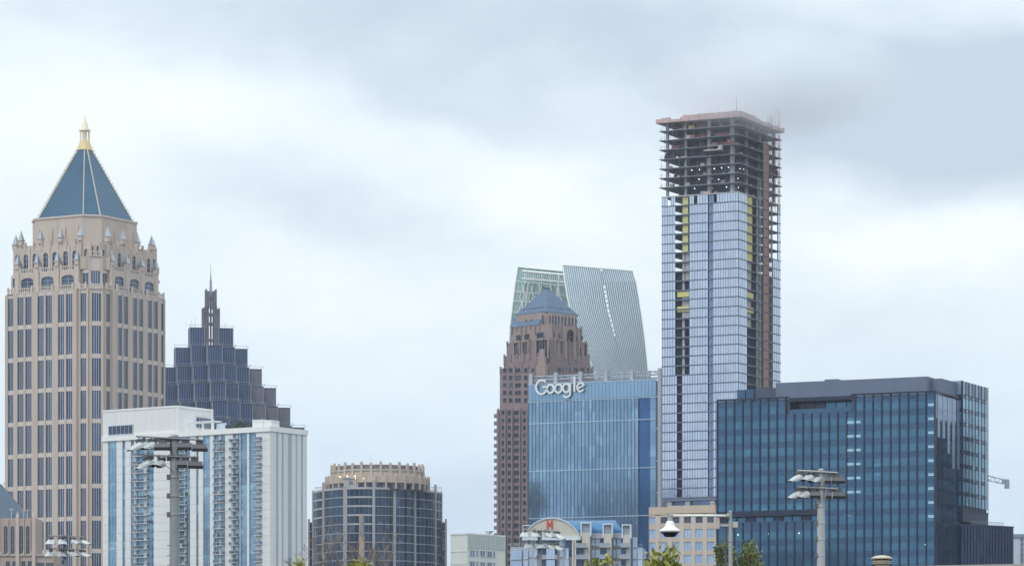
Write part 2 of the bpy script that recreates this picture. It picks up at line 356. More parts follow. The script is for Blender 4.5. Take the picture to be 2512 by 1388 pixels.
def office_spire_tower():
    D = 1500; h = 23.8; c = 3.9
    r = thing('office_tower', 'tall beige stone office tower with dark blue pyramid roof and golden spire', 'building', (wx_(208, D), D, 0), R(-30.5))
    stone = mat('pink_granite', (.52, .435, .37), .85, var=.10, scale=.45, stretch=(1, 1, .12), bump=.1)
    trim = mat('pale_granite', (.58, .51, .46), .85, var=.1, scale=.4)
    gl = glass('tower_glass', (.03, .052, .105), (.09, .125, .19), .55, .2, streak=.3)
    mul = mat('tower_mullion', (.42, .46, .52), .5, .1)
    silver = mat('silver_cladding', (.42, .46, .50), .35, .6)
    roofm = glass('blue_roof_metal', (.032, .082, .14), (.055, .13, .20), .55, .34, wob=.1, streak=.15)
    gold = mat('gilded_metal', (.88, .70, .36), .35, .5); goldp = mat('pale_gold', (.82, .72, .54), .5, .2)
    wp = Pieces(r, 'window', [gl, mul]); pp = Pieces(r, 'pier', stone); sp = Pieces(r, 'spandrel', trim)
    bp = Pieces(r, 'balustrade', trim); ap = Pieces(r, 'arched_window', [stone, gl, mul]); nnp = Pieces(r, 'pinnacle', [silver, stone])
    f0 = F(r, 0, -h, 0)
    z1 = f0.z(716); pitch = 12.45
    part('wall', M().prism(oct_(h, c), 0, z1), r, stone)
    faces = [lambda hh: F(r, 0, -hh, 0), lambda hh: F(r, hh, 0, R(90))]
    rows = [(z1-1.6-pitch*(k+1)+1.7, z1-1.6-pitch*k) for k in range(10)][::-1]
    for fk in faces:
        f = fk(h)
        f.put('bay', M().box(-15.2, 15.2, -1.3, 0, 0, z1+.6), stone)
        prs = [(-11.6, 3.1), (-8.2+.35, 3.1)]
        spans = []
        for cx in (-9.8, 0, 9.8): spans += [(cx-3.45, cx-.45), (cx+.45, cx+3.45)]
        facade(f, -15.2, 15.2, 50, z1, spans, rows, wp, pp, sp, out0=1.3)
        for sgn in (-1, 1):
            a, b = (15.2, h-c) if sgn > 0 else (-h+c, -15.2)
            cc_ = (a+b)/2; facade(f, a, b, 50, z1, [(cc_-1.35, cc_+1.35)], rows, wp, pp, sp)
        # crown of the shaft: balustrades between little posts
        for cx in (-9.8, 0, 9.8):
            bp.add('big', bal_m(6.9), f, cx-3.45, 1.3, z1)
        for cx in (-17.2, 17.2): bp.add('small', bal_m(3.0), f, cx-1.5, .3, z1)
    fc = F(r, h-c/2, -h+c/2, R(45)); cw = c*math.sqrt(2)
    facade(fc, -cw/2, cw/2, 50, z1, [(-1.75, 1.75)], rows, wp, pp, sp, mv=3)
    bp.add('mid', bal_m(4.4), fc, -2.2, .3, z1)
    # tier 2: large arched windows
    h2 = h-1.7; z2 = f0.z(668); z2b = f0.z(632)
    part('wall', M().prism(oct_(h2, c), z1, z2+.3), r, stone)
    for fk in faces:
        f = fk(h2)
        f.put('bay', M().box(-15, 15, -1.2, 0, z1, z2+.4), stone)
        H = z2-z1
        for cx in (-9.8, 0, 9.8):
            ap.add('a2', lambda: arch_panel(7.6, H, .8, 6.8, H*.62, .7, point=.42), f, cx-3.8, 1.2, z1)
            bp.add('b2', bal_m(6.9), f, cx-3.45, 1.4, z2)
        for cx in (-14.4, -4.9, 4.9, 14.4):
            pp.add(('t2', r3(z2)), box_m(1.9, z2-z1+2.0, 1.1), f, cx-1.0, 1.2, z1)
            nnp.add('n2', lambda: pinnacle(1.8, 6.0), f, cx, 1.75, z2+2.0)
        for cx in (-17, 17):
            sp.add('s2', box_m(3.4, 1.2, .5), f, cx-1.7, 0, z2-1.2)
            wp.add(('t2', 2), pane_m(2.4, H-2, mv=1), f, cx-1.2, 0, z1+2)
    fc = F(r, h2-c/2, -h2+c/2, R(45))
    fc.put('corner_bay', M().box(-cw/2-.8, cw/2+.8, 0, 3.5, z2+.3, z2b), stone)
    for sx_ in (-1, 1): fc.put('corner_bay', M().box(-1.1, 1.1, .6, 3.5, z2+.3, z2b-.6), stone, u=sx_*(cw/2+1.9))
    facade(fc, -cw/2, cw/2, z1, z2b, [(-1.75, 1.75)], [(z1+2, z2-.3)], wp, pp, sp, mv=3)
    bp.add('mid', bal_m(4.4), fc, -2.2, .3, z2b-.4)
    # tier 3: paired narrow arched windows
    h3 = h2-1.5; z3 = f0.z(597)
    part('wall', M().prism(oct_(h3, c), z2+.3, z3-1.2), r, stone)
    for fk in faces:
        f = fk(h3)
        f.put('bay', M().box(-14.6, 14.6, -1.0, 0, z2, z3), stone)
        Hh = z3-z2-1.0
        for cx in (-9.6, 0, 9.6):
            for dx in (-4.3, 0.1):
                ap.add('a3', lambda: arch_panel(4.2, Hh, .95, 3.25, Hh*.66, .6), f, cx+dx, 1.0, z2)
        for cx in (-14.3, -4.8, 4.8, 14.3):
            pp.add('t3', box_m(1.0, z3-z2+.3, .6), f, cx-.5, 1.0, z2)
            nnp.add('n3', lambda: pinnacle(1.8, 5.8), f, cx, 1.2, z3+.3)
        for k in range(7): pp.add('para', box_m(.5, 3.4, .9), f, -12+4*k-.25, 1.0, z3-2.2)
        for cx in (-16.6, 16.6):
            ap.add('a3', lambda: arch_panel(4.2, Hh, .95, 3.25, Hh*.66, .6), f, cx-2.1, .0, z2+.4)
    fc = F(r, h3-c/2, -h3+c/2, R(45))
    for dx in (-3.0, -.0):
        ap.add('a3c', lambda: arch_panel(2.9, z3-z2b-1.2, .6, 2.3, (z3-z2b)*.55, .5), fc, dx+.05, .1, z2b)
    for sx_, sy_ in ((h3-.8, h3-2.2), (h3-2.2, h3-.8), (-h3+.8, -h3+2.2), (-h3+2.2, -h3+.8)):
        f = F(r, sx_, sy_, 0); nnp.add('n3', lambda: pinnacle(1.8, 5.8), f, 0, 0, z3-.8)
    # drum and roof
    hd = 16.7; cd = 5.2; z4 = wz_(532, D-18)
    part('drum', M().prism(oct_(hd, cd), z3-1.2, z4), r, stone)
    part('cornice', M().prism(oct_(hd+.35, cd+.1), z4, z4+.7), r, trim)
    for fk in faces:
        f = fk(hd)
        for cx in (-9.5, -3.2, 3.2, 9.5):
            f.put('buttress', M().box(-.35, .35, -.7, 0, z3-1, z4-4.5).frustum(rect(-.35, .35, -.7, 0), z4-4.5, rect(-.1, .1, -.3, 0), z4-3.2), stone, u=cx)
    hr, c_r = 15.4, 4.6; ht, ct = 2.3, .7; z5 = wz_(364, D-5)
    part('roof', M().frustum(oct_(hr, c_r), z4+.7, oct_(ht, ct), z5), r, roofm)
    A, B = oct_(hr, c_r), oct_(ht, ct)
    for i in range(8):
        a = Vector((*A[i], z4+.7)); b = Vector((*B[i], z5)); m = M().tube(a, b, .10, n=4)
        o_ = Vector((a.x, a.y, 0)).normalized()
        for k in range(22):
            p = a.lerp(b, (k+.5)/22); m.box(p.x-.17+o_.x*.25, p.x+.17+o_.x*.25, p.y-.17+o_.y*.25, p.y+.17+o_.y*.25, p.z-.12, p.z+.75)
            if k % 2: m.tube(p, p+o_*.9+Vector((0, 0, .35)), .11, n=4)
        part('ridge_rib', m, r, goldp)
    part('spire_base', M().prism(oct_(2.5, .8), z5, z5+1.3).prism(oct_(2.0, .6), z5+1.3, z5+2.6).prism(oct_(1.7, .6), z5+2.6, z5+3.6), r, gold)
    z6 = wz_(322, D)
    for i in range(8):
        x, y = oct_(1.5, .65)[i]; part('spire_column', M().cyl(x, y, z5+3.4, z6, .26, n=6), r, goldp)
    part('spire_core', M().cyl(0, 0, z5+3.4, z6, .8, n=8), r, goldp)
    part('spire_cap', M().prism(oct_(1.95, .6), z6, z6+.5).frustum(oct_(1.45, .5), z6+.5, oct_(.14, .04), wz_(288, D)).cyl(0, 0, wz_(289, D), wz_(281, D), .13, .08), r, goldp)
    for q in (wp, pp, sp, bp, ap, nnp): q.done()

def bal_m(w):
    def fn():
        m = M().box(0, w, -.5, 0, 0, .35).box(0, w, -.5, 0, 1.6, 1.95)
        n = max(3, int(w/.9))
        for i in range(n): x = (i+.5)*w/n; m.box(x-.17, x+.17, -.42, -.1, .35, 1.6)
        for x in (0, w): m.box(x-.3, x+.3, -.6, 0, 0, 2.6)
        return m
    return fn
office_spire_tower()

# ================================================================== 2  stepped dark tower
def stepped_tower():
    D = 1646; s = 6.15
    r = thing('stepped_tower', 'dark stepped glass tower with slatted mast and thin antenna', 'building', (wx_(517, D), D, 0), R(11))
    gl = glass('dark_glass', (.012, .035, .10), (.035, .07, .155), .55, .25, floor=3.9, fcol=(.035, .045, .08), streak=.6)
    gran = mat('violet_granite', (.14, .135, .175), .7, var=.12, scale=.3)
    edge = mat('steel_edge', (.24, .27, .34), .5, .3); cap = mat('cap_rail', (.30, .33, .40), .5, .3)
    dz = (803, 803, 853, 902, 948, 996, 1044)
    def bay(k, o):
        z1 = wz_(dz[k], D-8); z0 = 0
        m = M().box(-s/2, s/2, -s/2, s/2, z0, z1, 0)
        n = 6
        for fx in range(n+1):
            x = -s/2+s*fx/n; w = .16 if fx in (0, n) else .07
            for a, b in (((x-w, x+w), (-s/2-.18, -s/2)), ((-s/2-.18, -s/2), (x-w, x+w)), ((s/2, s/2+.18), (x-w, x+w))):
                m.box(a[0], a[1], b[0], b[1], 90, z1+.3, 1)
        m.box(-s/2-.2, s/2+.2, -s/2-.2, s/2+.2, z1+.3, z1+.45, 2)
        for x in (-s/2, s/2): m.tube((x, -s/2, z1+.4), (x*1.2, -s/2*1.2, z1+1.4), .09, n=4, m=2)
        m.tube((-s/2*1.2, -s/2*1.2, z1+1.4), (s/2*1.2, -s/2*1.2, z1+1.4), .09, n=4, m=2)
        return m
    for k in range(1, 7):
        me = {}
        for i in range(-k, k+1):
            j = k-abs(i)
            for jj in ({-j, j}):
                if jj > 1 or (i == 0 and k == 1): continue
                st = (i >= 3 and True)
                key = st
                if key not in me: me[key] = bay(k, 0).mesh('bay', [gran if st else gl, edge, cap])
                part('bay', me[key], r, loc=(i*s+random.uniform(-.01, .01), jj*s, -.01*k))
    zt = wz_(803, D); zm = wz_(758, D); zu = wz_(716, D)
    q = 2.55
    # slatted mast: corner piers, louvre fins and ties, open in the middle
    for sx_ in (-1, 1):
        for sy_ in (-1, 1):
            m = M()
            m.box(min(sx_*1.0, sx_*3.5), max(sx_*1.0, sx_*3.5), sy_*1.9-.4, sy_*1.9+.4, wz_(856, D), zm-1.5)
            for a, w in ((3.4, .3), (2.3, .25), (1.3, .25)): m.box(sx_*a-w, sx_*a+w, sy_*1.9-.6, sy_*1.9+.6, wz_(856, D), zm+1.0 if a < 3 else zm+.3)
            part('pier', m, r, gran)
            m = M()
            for a, w in ((2.1, .32), (1.45, .22), (.85, .2)): m.box(sx_*a-w, sx_*a+w, sy_*1.5-.3, sy_*1.5+.3, zm, zu+(1 if a > 2 else .3))
            part('pier', m, r, gran)
    for z in (zt-6, zt+1): part('tie_beam', M().box(-3.4, 3.4, -1.8, 1.8, z, z+.9), r, gran)
    part('tie_beam', M().box(-3.6, 3.6, -2.3, 2.3, zm-2.8, zm-1.9), r, gran)
    part('tie_beam', M().box(-2.3, 2.3, -1.6, 1.6, zu-3, zu-2), r, gran)
    part('mast_core', M().box(-.35, .35, -.35, .35, zt-9, zu), r, gran)
    part('mast_floor', M().box(-3, 3, -9, 9, wz_(870, D), wz_(857, D)), r, gran)
    for sx_ in (-1, 1): part('side_fin', M().box(sx_*3.4-.15, sx_*3.4+.15, -2, 2, zt-9, zm-3), r, gran)
    za = wz_(688, D)
    part('antenna', M().cyl(0, 0, zu-3, za, .62, .5, 8).cyl(0, 0, za, wz_(673, D), .3, .25, 6).cyl(0, 0, wz_(673, D), wz_(645, D), .16, .07, 5), r, cap)
    for x, y, hh in ((-8, 2, 3.4), (-6.5, 2, 4.6), (-10.5, 1, 2.4), (6.5, 2, 2.6)):
        part('roof_aerial', M().tube((x, y, zt), (x, y, zt+hh), .08, n=4), r, cap)
stepped_tower()

# ================================================================== 3  white apartment tower
def apartment_tower():
    D = 1250
    # near corner of the slab at photo column 663
    r = thing('apartment_tower', 'white high-rise apartment tower with stacked balconies and blue window strips', 'building', (wx_(663, D), D, 0), R(-35))
    white = mat('white_precast', (.72, .725, .71), .85, var=.07, scale=.9, stretch=(1, 1, .07), bump=.05); cap = mat('white_trim', (.80, .80, .78), .7, var=.04)
    gl = glass('flat_glass', (.10, .22, .35), (.26, .44, .58), .6, .14, lit=.12, litcol=(.45, .72, .80), streak=.45)
    dk = glass('flat_glass_dark', (.02, .035, .08), (.06, .09, .15), .2, .25)
    fr = mat('window_frame', (.50, .58, .66), .5); rail = glass('balcony_rail', (.13, .18, .25), (.24, .31, .39), .5, .3)
    slabm = mat('balcony_slab', (.55, .56, .58), .8); rec = mat('recess_wall', (.40, .45, .52), .85, var=.1)
    joint = mat('joint_grey', (.38, .39, .40), .9)
    ff = F(r, 0, 0, 0); fs = F(r, 0, 0, R(90))
    UL = ff.u(252); UR = fs.u(753); zt = ff.z(1059)+.2; fl = 2.82
    part('wall', M().prism(rect(UL, 0, .8, UR), 0, zt), r, rec)
    part('cornice', M().box(UL-.15, .35, -.45, UR+.3, zt, zt+1.7), r, cap)
    NR = 17; z0 = zt-fl*NR
    U = ff.u
    glassp = Pieces(r, 'window', [gl, fr]); wallp = Pieces(r, 'wall_panel', white); bal = Pieces(r, 'balcony', [slabm, rail])
    cols = [(265, 286, 'g', 2), (300, 307, 'g', 0), (321, 329, 'g', 0), (334, 377, 'b', 0), (439, 466, 'b', 0), (481, 487, 'g', 0), (498, 515, 'g', 2),
            (524, 552, 'b2', 0), (571, 588, 'b3', 0), (589, 606, 'g', 1), (611, 628, 'g', 1)]
    prev = UL
    for a, b, k, mv in cols+[(663, 663, None, 0)]:
        ua, ub = U(a), U(b)
        if a >= 663: ua = -.02
        # white wall strips, one panel per floor group with fine joints between
        w = ua-prev
        zz = 20
        if w > .05:
            for i in range(NR):
                wallp.add((r3(w), 'w'), box_m(w, fl-.05, .8), ff, prev, -.8, z0+fl*i)
            wallp.add((r3(w), 'low'), box_m(w, z0-.05, .8), ff, prev, -.8, 0)
        if k is None: break
        for i in range(NR):
            z = z0+fl*i
            if k == 'g':
                glassp.add((r3(ub-ua), mv), pane_m(ub-ua, fl-.04, .12, mv, 0, .1), ff, ua, -.55, z)
            else:
                wid = ub-ua
                glassp.add((r3(wid), 'bal'), pane_m(wid*.36, fl-.04, .12, 1, 0, .1), ff, ua, -.75, z)
                wallp.add((r3(wid), 'in'), box_m(wid*.2, fl-.05, .35), ff, ua+wid*.38, -.8, z)
                glassp.add((r3(wid), 'bal2'), pane_m(wid*.38, fl-.04, .12, 1, 0, .1), ff, ua+wid*.6, -.75, z)
                def bm(wid=wid, k=k):
                    m = M(); x0, x1 = (-.1*wid, .75*wid) if k == 'b' else ((.15*wid, 1.0*wid) if k == 'b2' else (-.25*wid, .85*wid))
                    m.box(x0, x1, -1.3, .3, -.12, .1, 0)
                    [m.box(x0, x1, -1.28, -1.24, q, q+.05, 1) for q in (.3, .55, .8)]; m.box(x0, x0+(x1-x0)*.3, -1.27, -1.23, .12, 1.05, 1); m.box(x0, x0+.06, -1.22, 0, .15, 1.05, 1); m.box(x1-.06, x1, -1.22, 0, .15, 1.05, 1)
                    m.box(x0, x1, -1.32, -1.2, 1.05, 1.12, 0)
                    return m
                bal.add((r3(wid), k), bm, ff, ua, 0, z)
        prev = ub
    # balconies hung on the solid wall next to the corner
    ua, ub = U(627), U(643)
    for i in range(NR):
        bal.add('edge', lambda: M().box(0, ub-ua, -1.4, .0, -.12, .12, 0).box(.1, ub-ua-.02, -1.4, -1.32, .12, 1.1, 1).box(ub-ua-.08, ub-ua, -1.32, 0, .12, 1.1, 1).box(0, ub-ua, -1.42, -1.3, 1.1, 1.18, 0), ff, ua, 0.02, z0+fl*i)
    dark_m = mat('dark_shaft_glass', (.03, .04, .07), .45, spec=.2)
    furn = [mat('chair_dark', (.05, .05, .06), .8), mat('plant_green', (.05, .10, .03), .8), mat('towel_white', (.7, .7, .68), .8), mat('cushion_grey', (.25, .22, .2), .8)]
    for i in range(70):
        a, b = random.choice([(334, 377), (439, 466), (530, 552), (565, 585), (628, 642)]); uu = U(random.uniform(a+2, b-6)); k = random.randrange(NR)
        ff.put('balcony_item', M().box(0, random.uniform(.4, .9), -random.uniform(.4, .9), -.1, 0, random.uniform(.6, 1.3)), random.choice(furn), u=uu, out=.15, z=z0+fl*k+.12)
    # side wall
    prev = .02
    for a, b, dark in ((677, 683, 0), (691, 696, 0), (706, 716, 1), (725, 729.5, 0), (738, 743, 0), (753, 753, 0)):
        ua, ub = fs.u(a), fs.u(b)
        if ua-prev > .05:
            for i in range(NR): wallp.add((r3(ua-prev), 's'), box_m(ua-prev, fl-.05, .8), fs, prev, -.8+.005, z0+fl*i)
            wallp.add((r3(ua-prev), 'sl'), box_m(ua-prev, z0-.05, .8), fs, prev, -.8+.005, 0)
        if a == 753: break
        for i in range(NR):
            if not dark: glassp.add((r3(ub-ua), 'sd'), pane_m(ub-ua, fl-.04, .12), fs, ua, -.2, z0+fl*i)
            else: fs.put('dark_window', DKM.setdefault('m', pane_m(ub-ua, fl-.3, .12)().mesh('dark_window', [dark_m, fr])), u=ua, out=-.15, z=z0+fl*i)
        prev = ub
    # penthouse block on the left end
    p1 = U(432); D2 = 30
    zt2 = ff.z(994, p1); pz = zt+1.7
    fp = F(r, p1, 0.05, 0); fps = F(r, p1, .05, R(90)); dep = fps.u(520)
    part('penthouse', M().prism(rect(UL, p1, .05, dep), pz, zt2-.6), r, white)
    part('penthouse_cap', M().box(UL-.1, p1+.45, -.1, dep+.3, zt2-.6, zt2), r, cap)
    part('penthouse_frame', M().box(p1, p1+.4, 0, 1.0, pz, zt2-.6).box(p1, p1+.4, dep-.8, dep+.25, pz, zt2-.6), r, cap)
    # the recessed service window in the front wall and the side one
    a, b = ff.u(266), ff.u(327)
    ff.put('service_window', pane_m(b-a, ff.z(1042)-ff.z(1067), .1, 5, 0, .1, .25)().mesh('service_window', [dk, fr]), u=a, out=.02, z=zt+1.9 if zt+1.9 < ff.z(1067, a) else ff.z(1067, a))
    a, b = fps.u(481), fps.u(514)
    fps.put('service_window', pane_m(b-a, 3.3, .1, 6, 0, .1)().mesh('service_window', [dk, fr]), u=a, out=.42, z=pz+2.3)
    # roof terrace pergola, planters and plant room
    pg = F(r, 0, 1.2, 0)
    a, b = pg.u(463), pg.u(530)
    m = M().box(a, b, .2, 4.2, pz+2.75, pz+3.05)
    part('pergola_roof', m, r, cap)
    for x in (a+.2, (a+b)/2+.6, b-1.0): part('pergola_post', M().box(x, x+.45, .4, .8, pz-1.6, pz+2.75), r, cap)
    a, b = pg.u(527), pg.u(552)
    part('roof_screen', M().box(a, b, 2, 2.2, pz-.2, pz+2.2), r, fr)
    hedge = mat('roof_planting', (.03, .045, .03), .9, var=.4, scale=2)
    m = M(); a, b = pg.u(553), pg.u(617)
    for i in range(160):
        x = random.uniform(a, b); y = random.uniform(1.2, 2.5); z = pz+random.uniform(-.1, 2.1)*(.6+.4*math.sin(x*.8)); q = random.uniform(.2, .42)
        m.box(x-q, x+q, y-q, y+q, z-q, z+q)
    part('roof_planting', m, r, hedge, kind='stuff')
    a, b = pg.u(620), pg.u(645)
    part('plant_room', M().box(a, b, 1, 4.2, pz-.1, pz+2.5), r, white)
    part('plant_room', M().box(b, b+3.2, 1.6, 5.8, pz-.1, pz+2.2), r, white)
    for i in range(12):
        x = ff.u(440)+i*.9; part('railing_post', M().box(x, x+.05, 1.0, 1.05, pz-.2, pz+1.1), r, fr)
    for q in (glassp, wallp, bal): q.done()
DKM = {}
apartment_tower()

# ================================================================== 4  round-crowned tower
def round_tower():
    D = 1400
    r = thing('crowned_tower', 'dark glass tower with curved bays and tan battlemented crown', 'building', (wx_(925, D), D, 0), 0)
    st = mat('grey_granite', (.35, .335, .355), .8, var=.1, scale=.3); tan = mat('tan_granite', (.50, .42, .35), .85, var=.12, scale=.3)
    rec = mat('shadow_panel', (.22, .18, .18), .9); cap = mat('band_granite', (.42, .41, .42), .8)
    gl = glass('night_glass', (.006, .025, .06), (.03, .07, .13), .4, .18, streak=.55, lit=.04, litcol=(.16, .22, .3))
    mul = mat('grid_mullion', (.15, .2, .27), .5)
    X = lambda px, dy: (px-CX)/FX*(D+dy)-r.location.x
    zt = wz_(1197, D); zs = wz_(1269, D); pitch = 3.28*1.0
    pts = [(757, 24), (768, 23), (794, 11), (847, 0), (917, -1), (968, 3.5), (1018, 11), (1068, 22), (1083, 30), (1094, 31)]
    P = [(X(a, b), b) for a, b in pts]
    full = P[1:9]
    def arc(p, q, bulge, n=6):
        p, q = Vector(p), Vector(q); d = q-p; nn = Vector((d.y, -d.x)).normalized()
        return [p+d*(i/n)+nn*bulge*(1-(2*i/n-1)**2) for i in range(n+1)]
    # body
    core = [tuple(v) for v in full]+[(X(1083, 30), 60), (X(768, 23), 60)]
    part('core', M().prism([(x*.985, y+.9) for x, y in core], 0, zt-.2), r, rec)
    part('wing_core', M().prism(rect(X(757, 24)+.5, X(1094, 31)-.5, 33, 50), 0, zs), r, rec)
    bulges = [.3, .9, 1.1, 1.2, 1.4, 1.4, .5]
    floors = [zt-pitch*(i+1) for i in range(20)]
    for i in range(len(full)-1):
        A = arc(full[i], full[i+1], bulges[i])
        inner = [v+Vector((0, .5)) for v in A]
        for k, z in enumerate(floors):
            m = M()
            for a, b in zip(A, A[1:]):
                m.hexa([(a.x, a.y, z), (b.x, b.y, z), (b.x, b.y+.4, z), (a.x, a.y+.4, z), (a.x, a.y, z+pitch-.02), (b.x, b.y, z+pitch-.02), (b.x, b.y+.4, z+pitch-.02), (a.x, a.y+.4, z+pitch-.02)], 0)
                m.tube((a.x, a.y-.03, z), (a.x, a.y-.03, z+pitch), .07, n=4, m=1)
            part('window', m, r, [gl, mul])
            strong = (k < 3 and i in (0, 2, 6)) or (k < 4 and i == 2)
            hgt = .62 if strong else .30
            m = M()
            for a, b in zip(A, A[1:]):
                m.hexa([(a.x, a.y-.3, z-hgt/2), (b.x, b.y-.3, z-hgt/2), (b.x, b.y+.1, z-hgt/2), (a.x, a.y+.1, z-hgt/2), (a.x, a.y-.3, z+hgt/2), (b.x, b.y-.3, z+hgt/2), (b.x, b.y+.1, z+hgt/2), (a.x, a.y+.1, z+hgt/2)])
            part('floor_band', m, r, cap if strong else st)
        m = M()
        for a, b in zip(A, A[1:]):
            m.hexa([(a.x, a.y-.35, zt-.4), (b.x, b.y-.35, zt-.4), (b.x, b.y+.4, zt-.4), (a.x, a.y+.4, zt-.4), (a.x, a.y-.35, zt+.3), (b.x, b.y-.35, zt+.3), (b.x, b.y+.4, zt+.3), (a.x, a.y+.4, zt+.3)])
        part('parapet', m, r, cap)
    for i, (x, y) in enumerate(full):
        w = (.35, .55, .75, .5, .5, .5, .5, .35)[i]
        part('pier', M().box(x-w, x+w, y-.8, y+.6, 0, zt+.7+(2.2 if i in (1, 3, 6) else 0)), r, st)
        # lower wings
    for sx_, a, b in ((0, 757, 768), (1, 1083, 1094)):
        dy = 27
        xa, xb = X(a, dy), X(b, dy)
        for k in range(15):
            z = zs-pitch*(k+1)-.0
            part('window', M().box(xa+.4, xb-.1, dy, dy+.5, z, z+pitch-.3), r, gl)
            part('floor_band', M().box(xa+.3, xb, dy-.2, dy+.5, z+pitch-.3, z+pitch), r, st)
        part('pier', M().box(xa-.3 if sx_ == 0 else xb-.4, xa+.4 if sx_ == 0 else xb+.3, dy-.5, dy+2, 0, zs+1.2), r, st)
        part('wing', M().box(xa+.4, xb-.3, dy+.5, dy+12, 0, zs), r, rec)
    # roof terrace with railing at both ends, set-back crown: two rings
    cx, cy = X(926, 19), 19
    def ring(rad, z0, z1, n, name, m_): 
        c = [(cx+rad*math.cos(2*math.pi*i/n), cy+rad*math.sin(2*math.pi*i/n)) for i in range(n)]
        part(name, M().prism(c, z0, z1), r, m_); return c
    R1, R2 = 19.2, 17.0; n1 = 32
    z1a, z1b = wz_(1182, D), wz_(1166, D); z2 = wz_(1150, D); z3 = wz_(1137, D)
    ring(R1-.6, zt-.2, z1a, n1, 'crown_base', rec)
    ring(R1, z1a, z1b, n1, 'crown_wall', tan)
    for i in range(n1):
        t = 2*math.pi*(i+.5)/n1
        if math.sin(t) > .25: continue
        x, y = cx+R1*math.cos(t), cy+R1*math.sin(t); a = t+math.pi/2
        # loggia posts, windows and slim fins
        part('crown_window', CM.setdefault('w', M().box(-.75, .75, -.12, .12, 0, z1a-zt-.5).mesh('crown_window', gl)), r, loc=(cx+(R1-.45)*math.cos(t), cy+(R1-.45)*math.sin(t), zt), rz=a)
        t2 = 2*math.pi*i/n1
        x, y = cx+R1*math.cos(t2), cy+R1*math.sin(t2)
        part('crown_pier', CM.setdefault('p', M().box(-.27, .27, -.3, .4, 0, z1b-zt+.5).frustum(rect(-.27, .27, -.3, .4), z1b-zt+.5, rect(-.15, .15, -.2, .3), z1b-zt+.9).mesh('crown_pier', tan)), r, loc=(x, y, zt), rz=t2+math.pi/2)
    ring(R2, z1b, z2, n1, 'crown_wall', tan)
    ring(R2-.9, z2, z3, n1, 'crown_screen', rec)
    n2 = 30
    for i in range(n2):
        t = 2*math.pi*i/n2
        if math.sin(t) > .5: continue
        x, y = cx+R2*math.cos(t), cy+R2*math.sin(t)
        hh = z3-z1b+.35+(.45 if i % 2 else 0)
        part('battlement', CM.setdefault(('b', i % 2), M().box(-.45, .45, -.45, .3, 0, hh).frustum(rect(-.45, .45, -.45, .3), hh, rect(-.3, .3, -.35, .2), hh+.3).mesh('battlement', tan)), r, loc=(x, y, z1b), rz=t+math.pi/2)
    c = [(cx+(R2+.4)*math.cos(2*math.pi*i/n1), cy+(R2+.4)*math.sin(2*math.pi*i/n1)) for i in range(n1)]
    part('crown_band', M().prism(c, z2-.3, z2+.3), r, cap)
    # stone lift head in front of the crown
    xa, xb = X(843, 2), X(879, 2)
    part('lift_head', M().box(xa, xb, 1.2, 5, zt+.3, zt+3.6).box(xa-.3, xb+.3, .9, 5.3, zt+3.6, zt+4.2), r, cap)
    part('lift_head_opening', M().box((xa+xb)/2-.6, (xa+xb)/2+.7, 1.05, 1.3, zt+1.6, zt+2.8), r, rec)
    lamp = mat('warm_lamp', (1, .52, .22), emit=5)
    for px in (834, 853, 872):
        x = X(px, 4); part('crown_lamp', M().lathe([(.05, 0), (.24, .12), (.24, .32), (.05, .4)], 8), r, lamp, loc=(x, cy-math.sqrt(max(0, (R1+.9)**2-(x-cx)**2)), wz_(1168, D)))
    for px in (873, 893):
        x = X(px, 4); part('crown_lamp', M().lathe([(.03, 0), (.16, .1), (.03, .3)], 6), r, lamp, loc=(x, cy-math.sqrt(max(0, (R1+.9)**2-(x-cx)**2)), wz_(1174, D)))
    part('aerial', M().tube((X(909, 10), 10, z3), (X(909, 10), 10, wz_(1104, D)), .06, n=4), r, cap)
    for a, b in ((768, 793), (1056, 1083)):
        m = M(); xa, xb = X(a, 14), X(b, 26)
        for i in range(9): x = xa+(xb-xa)*i/8; m.box(x-.06, x+.06, 26, 26.1, zt, zt+2.2)
        m.box(xa, xb, 26, 26.1, zt+2.1, zt+2.25); part('railing', m, r, cap)
CM = {}
round_tower()

# ================================================================== 5  low white building between the towers
def low_white():
    D = 1300
    r = thing('low_office', 'low cream building with ribbed upper wall left of the brown tower', 'building', (wx_(1146, D), D, 0), R(-40))
    wh = mat('cream_render', (.66, .68, .63), .85, var=.05); rib = mat('ribbed_metal', (.50, .56, .54), .6, var=.1, scale=1, stretch=(3, 3, .1))
    dk = glass('office_glass', (.07, .12, .2), (.16, .24, .34), .5, .2); fr = mat('white_frame', (.7, .72, .72), .6)
    ff, fs = F(r, 0, 0, 0), F(r, 0, 0, R(90))
    UL, US = ff.u(1105), fs.u(1240); zt = ff.z(1310)
    part('wall', M().prism(rect(UL, 0, 0, US), 0, zt), r, wh)
    part('roof_slab', M().box(UL-.2, .2, -.2, US+.2, zt, zt+.5), r, fr)
    for i in range(8): ff.put('wall_band', M().box(UL, 0, -.12, 0, 0, .35), wh, z=ff.z(1352+30*i), out=0)
    zr = fs.z(1343)
    w = .9; n = int(US/w)
    for i in range(n): fs.put('rib', RM.setdefault('r', M().box(.1, w-.1, -.22, 0, zr, zt-.2).mesh('rib', rib)), u=i*w)
    for row in range(6):
        zb = fs.z(1363+27.5*row)
        for a, b in ((1152, 1164), (1168, 1172), (1177, 1189), (1194, 1206), (1210, 1214)):
            ua, ub = fs.u(a), fs.u(b)
            fs.put('window', RM.setdefault(('w', a), pane_m(ub-ua, 2.2, .1, 1 if b-a > 8 else 0, 0, .12, .12)().mesh('window', [dk, fr])), u=ua, out=.05, z=zb)
    z = zt+.5
    part('roof_canopy', M().frustum(rect(-1, -.6, 12, 12.4), z, rect(-2, .5, 11, 13.5), z+1.2), r, fr)
RM = {}
low_white()

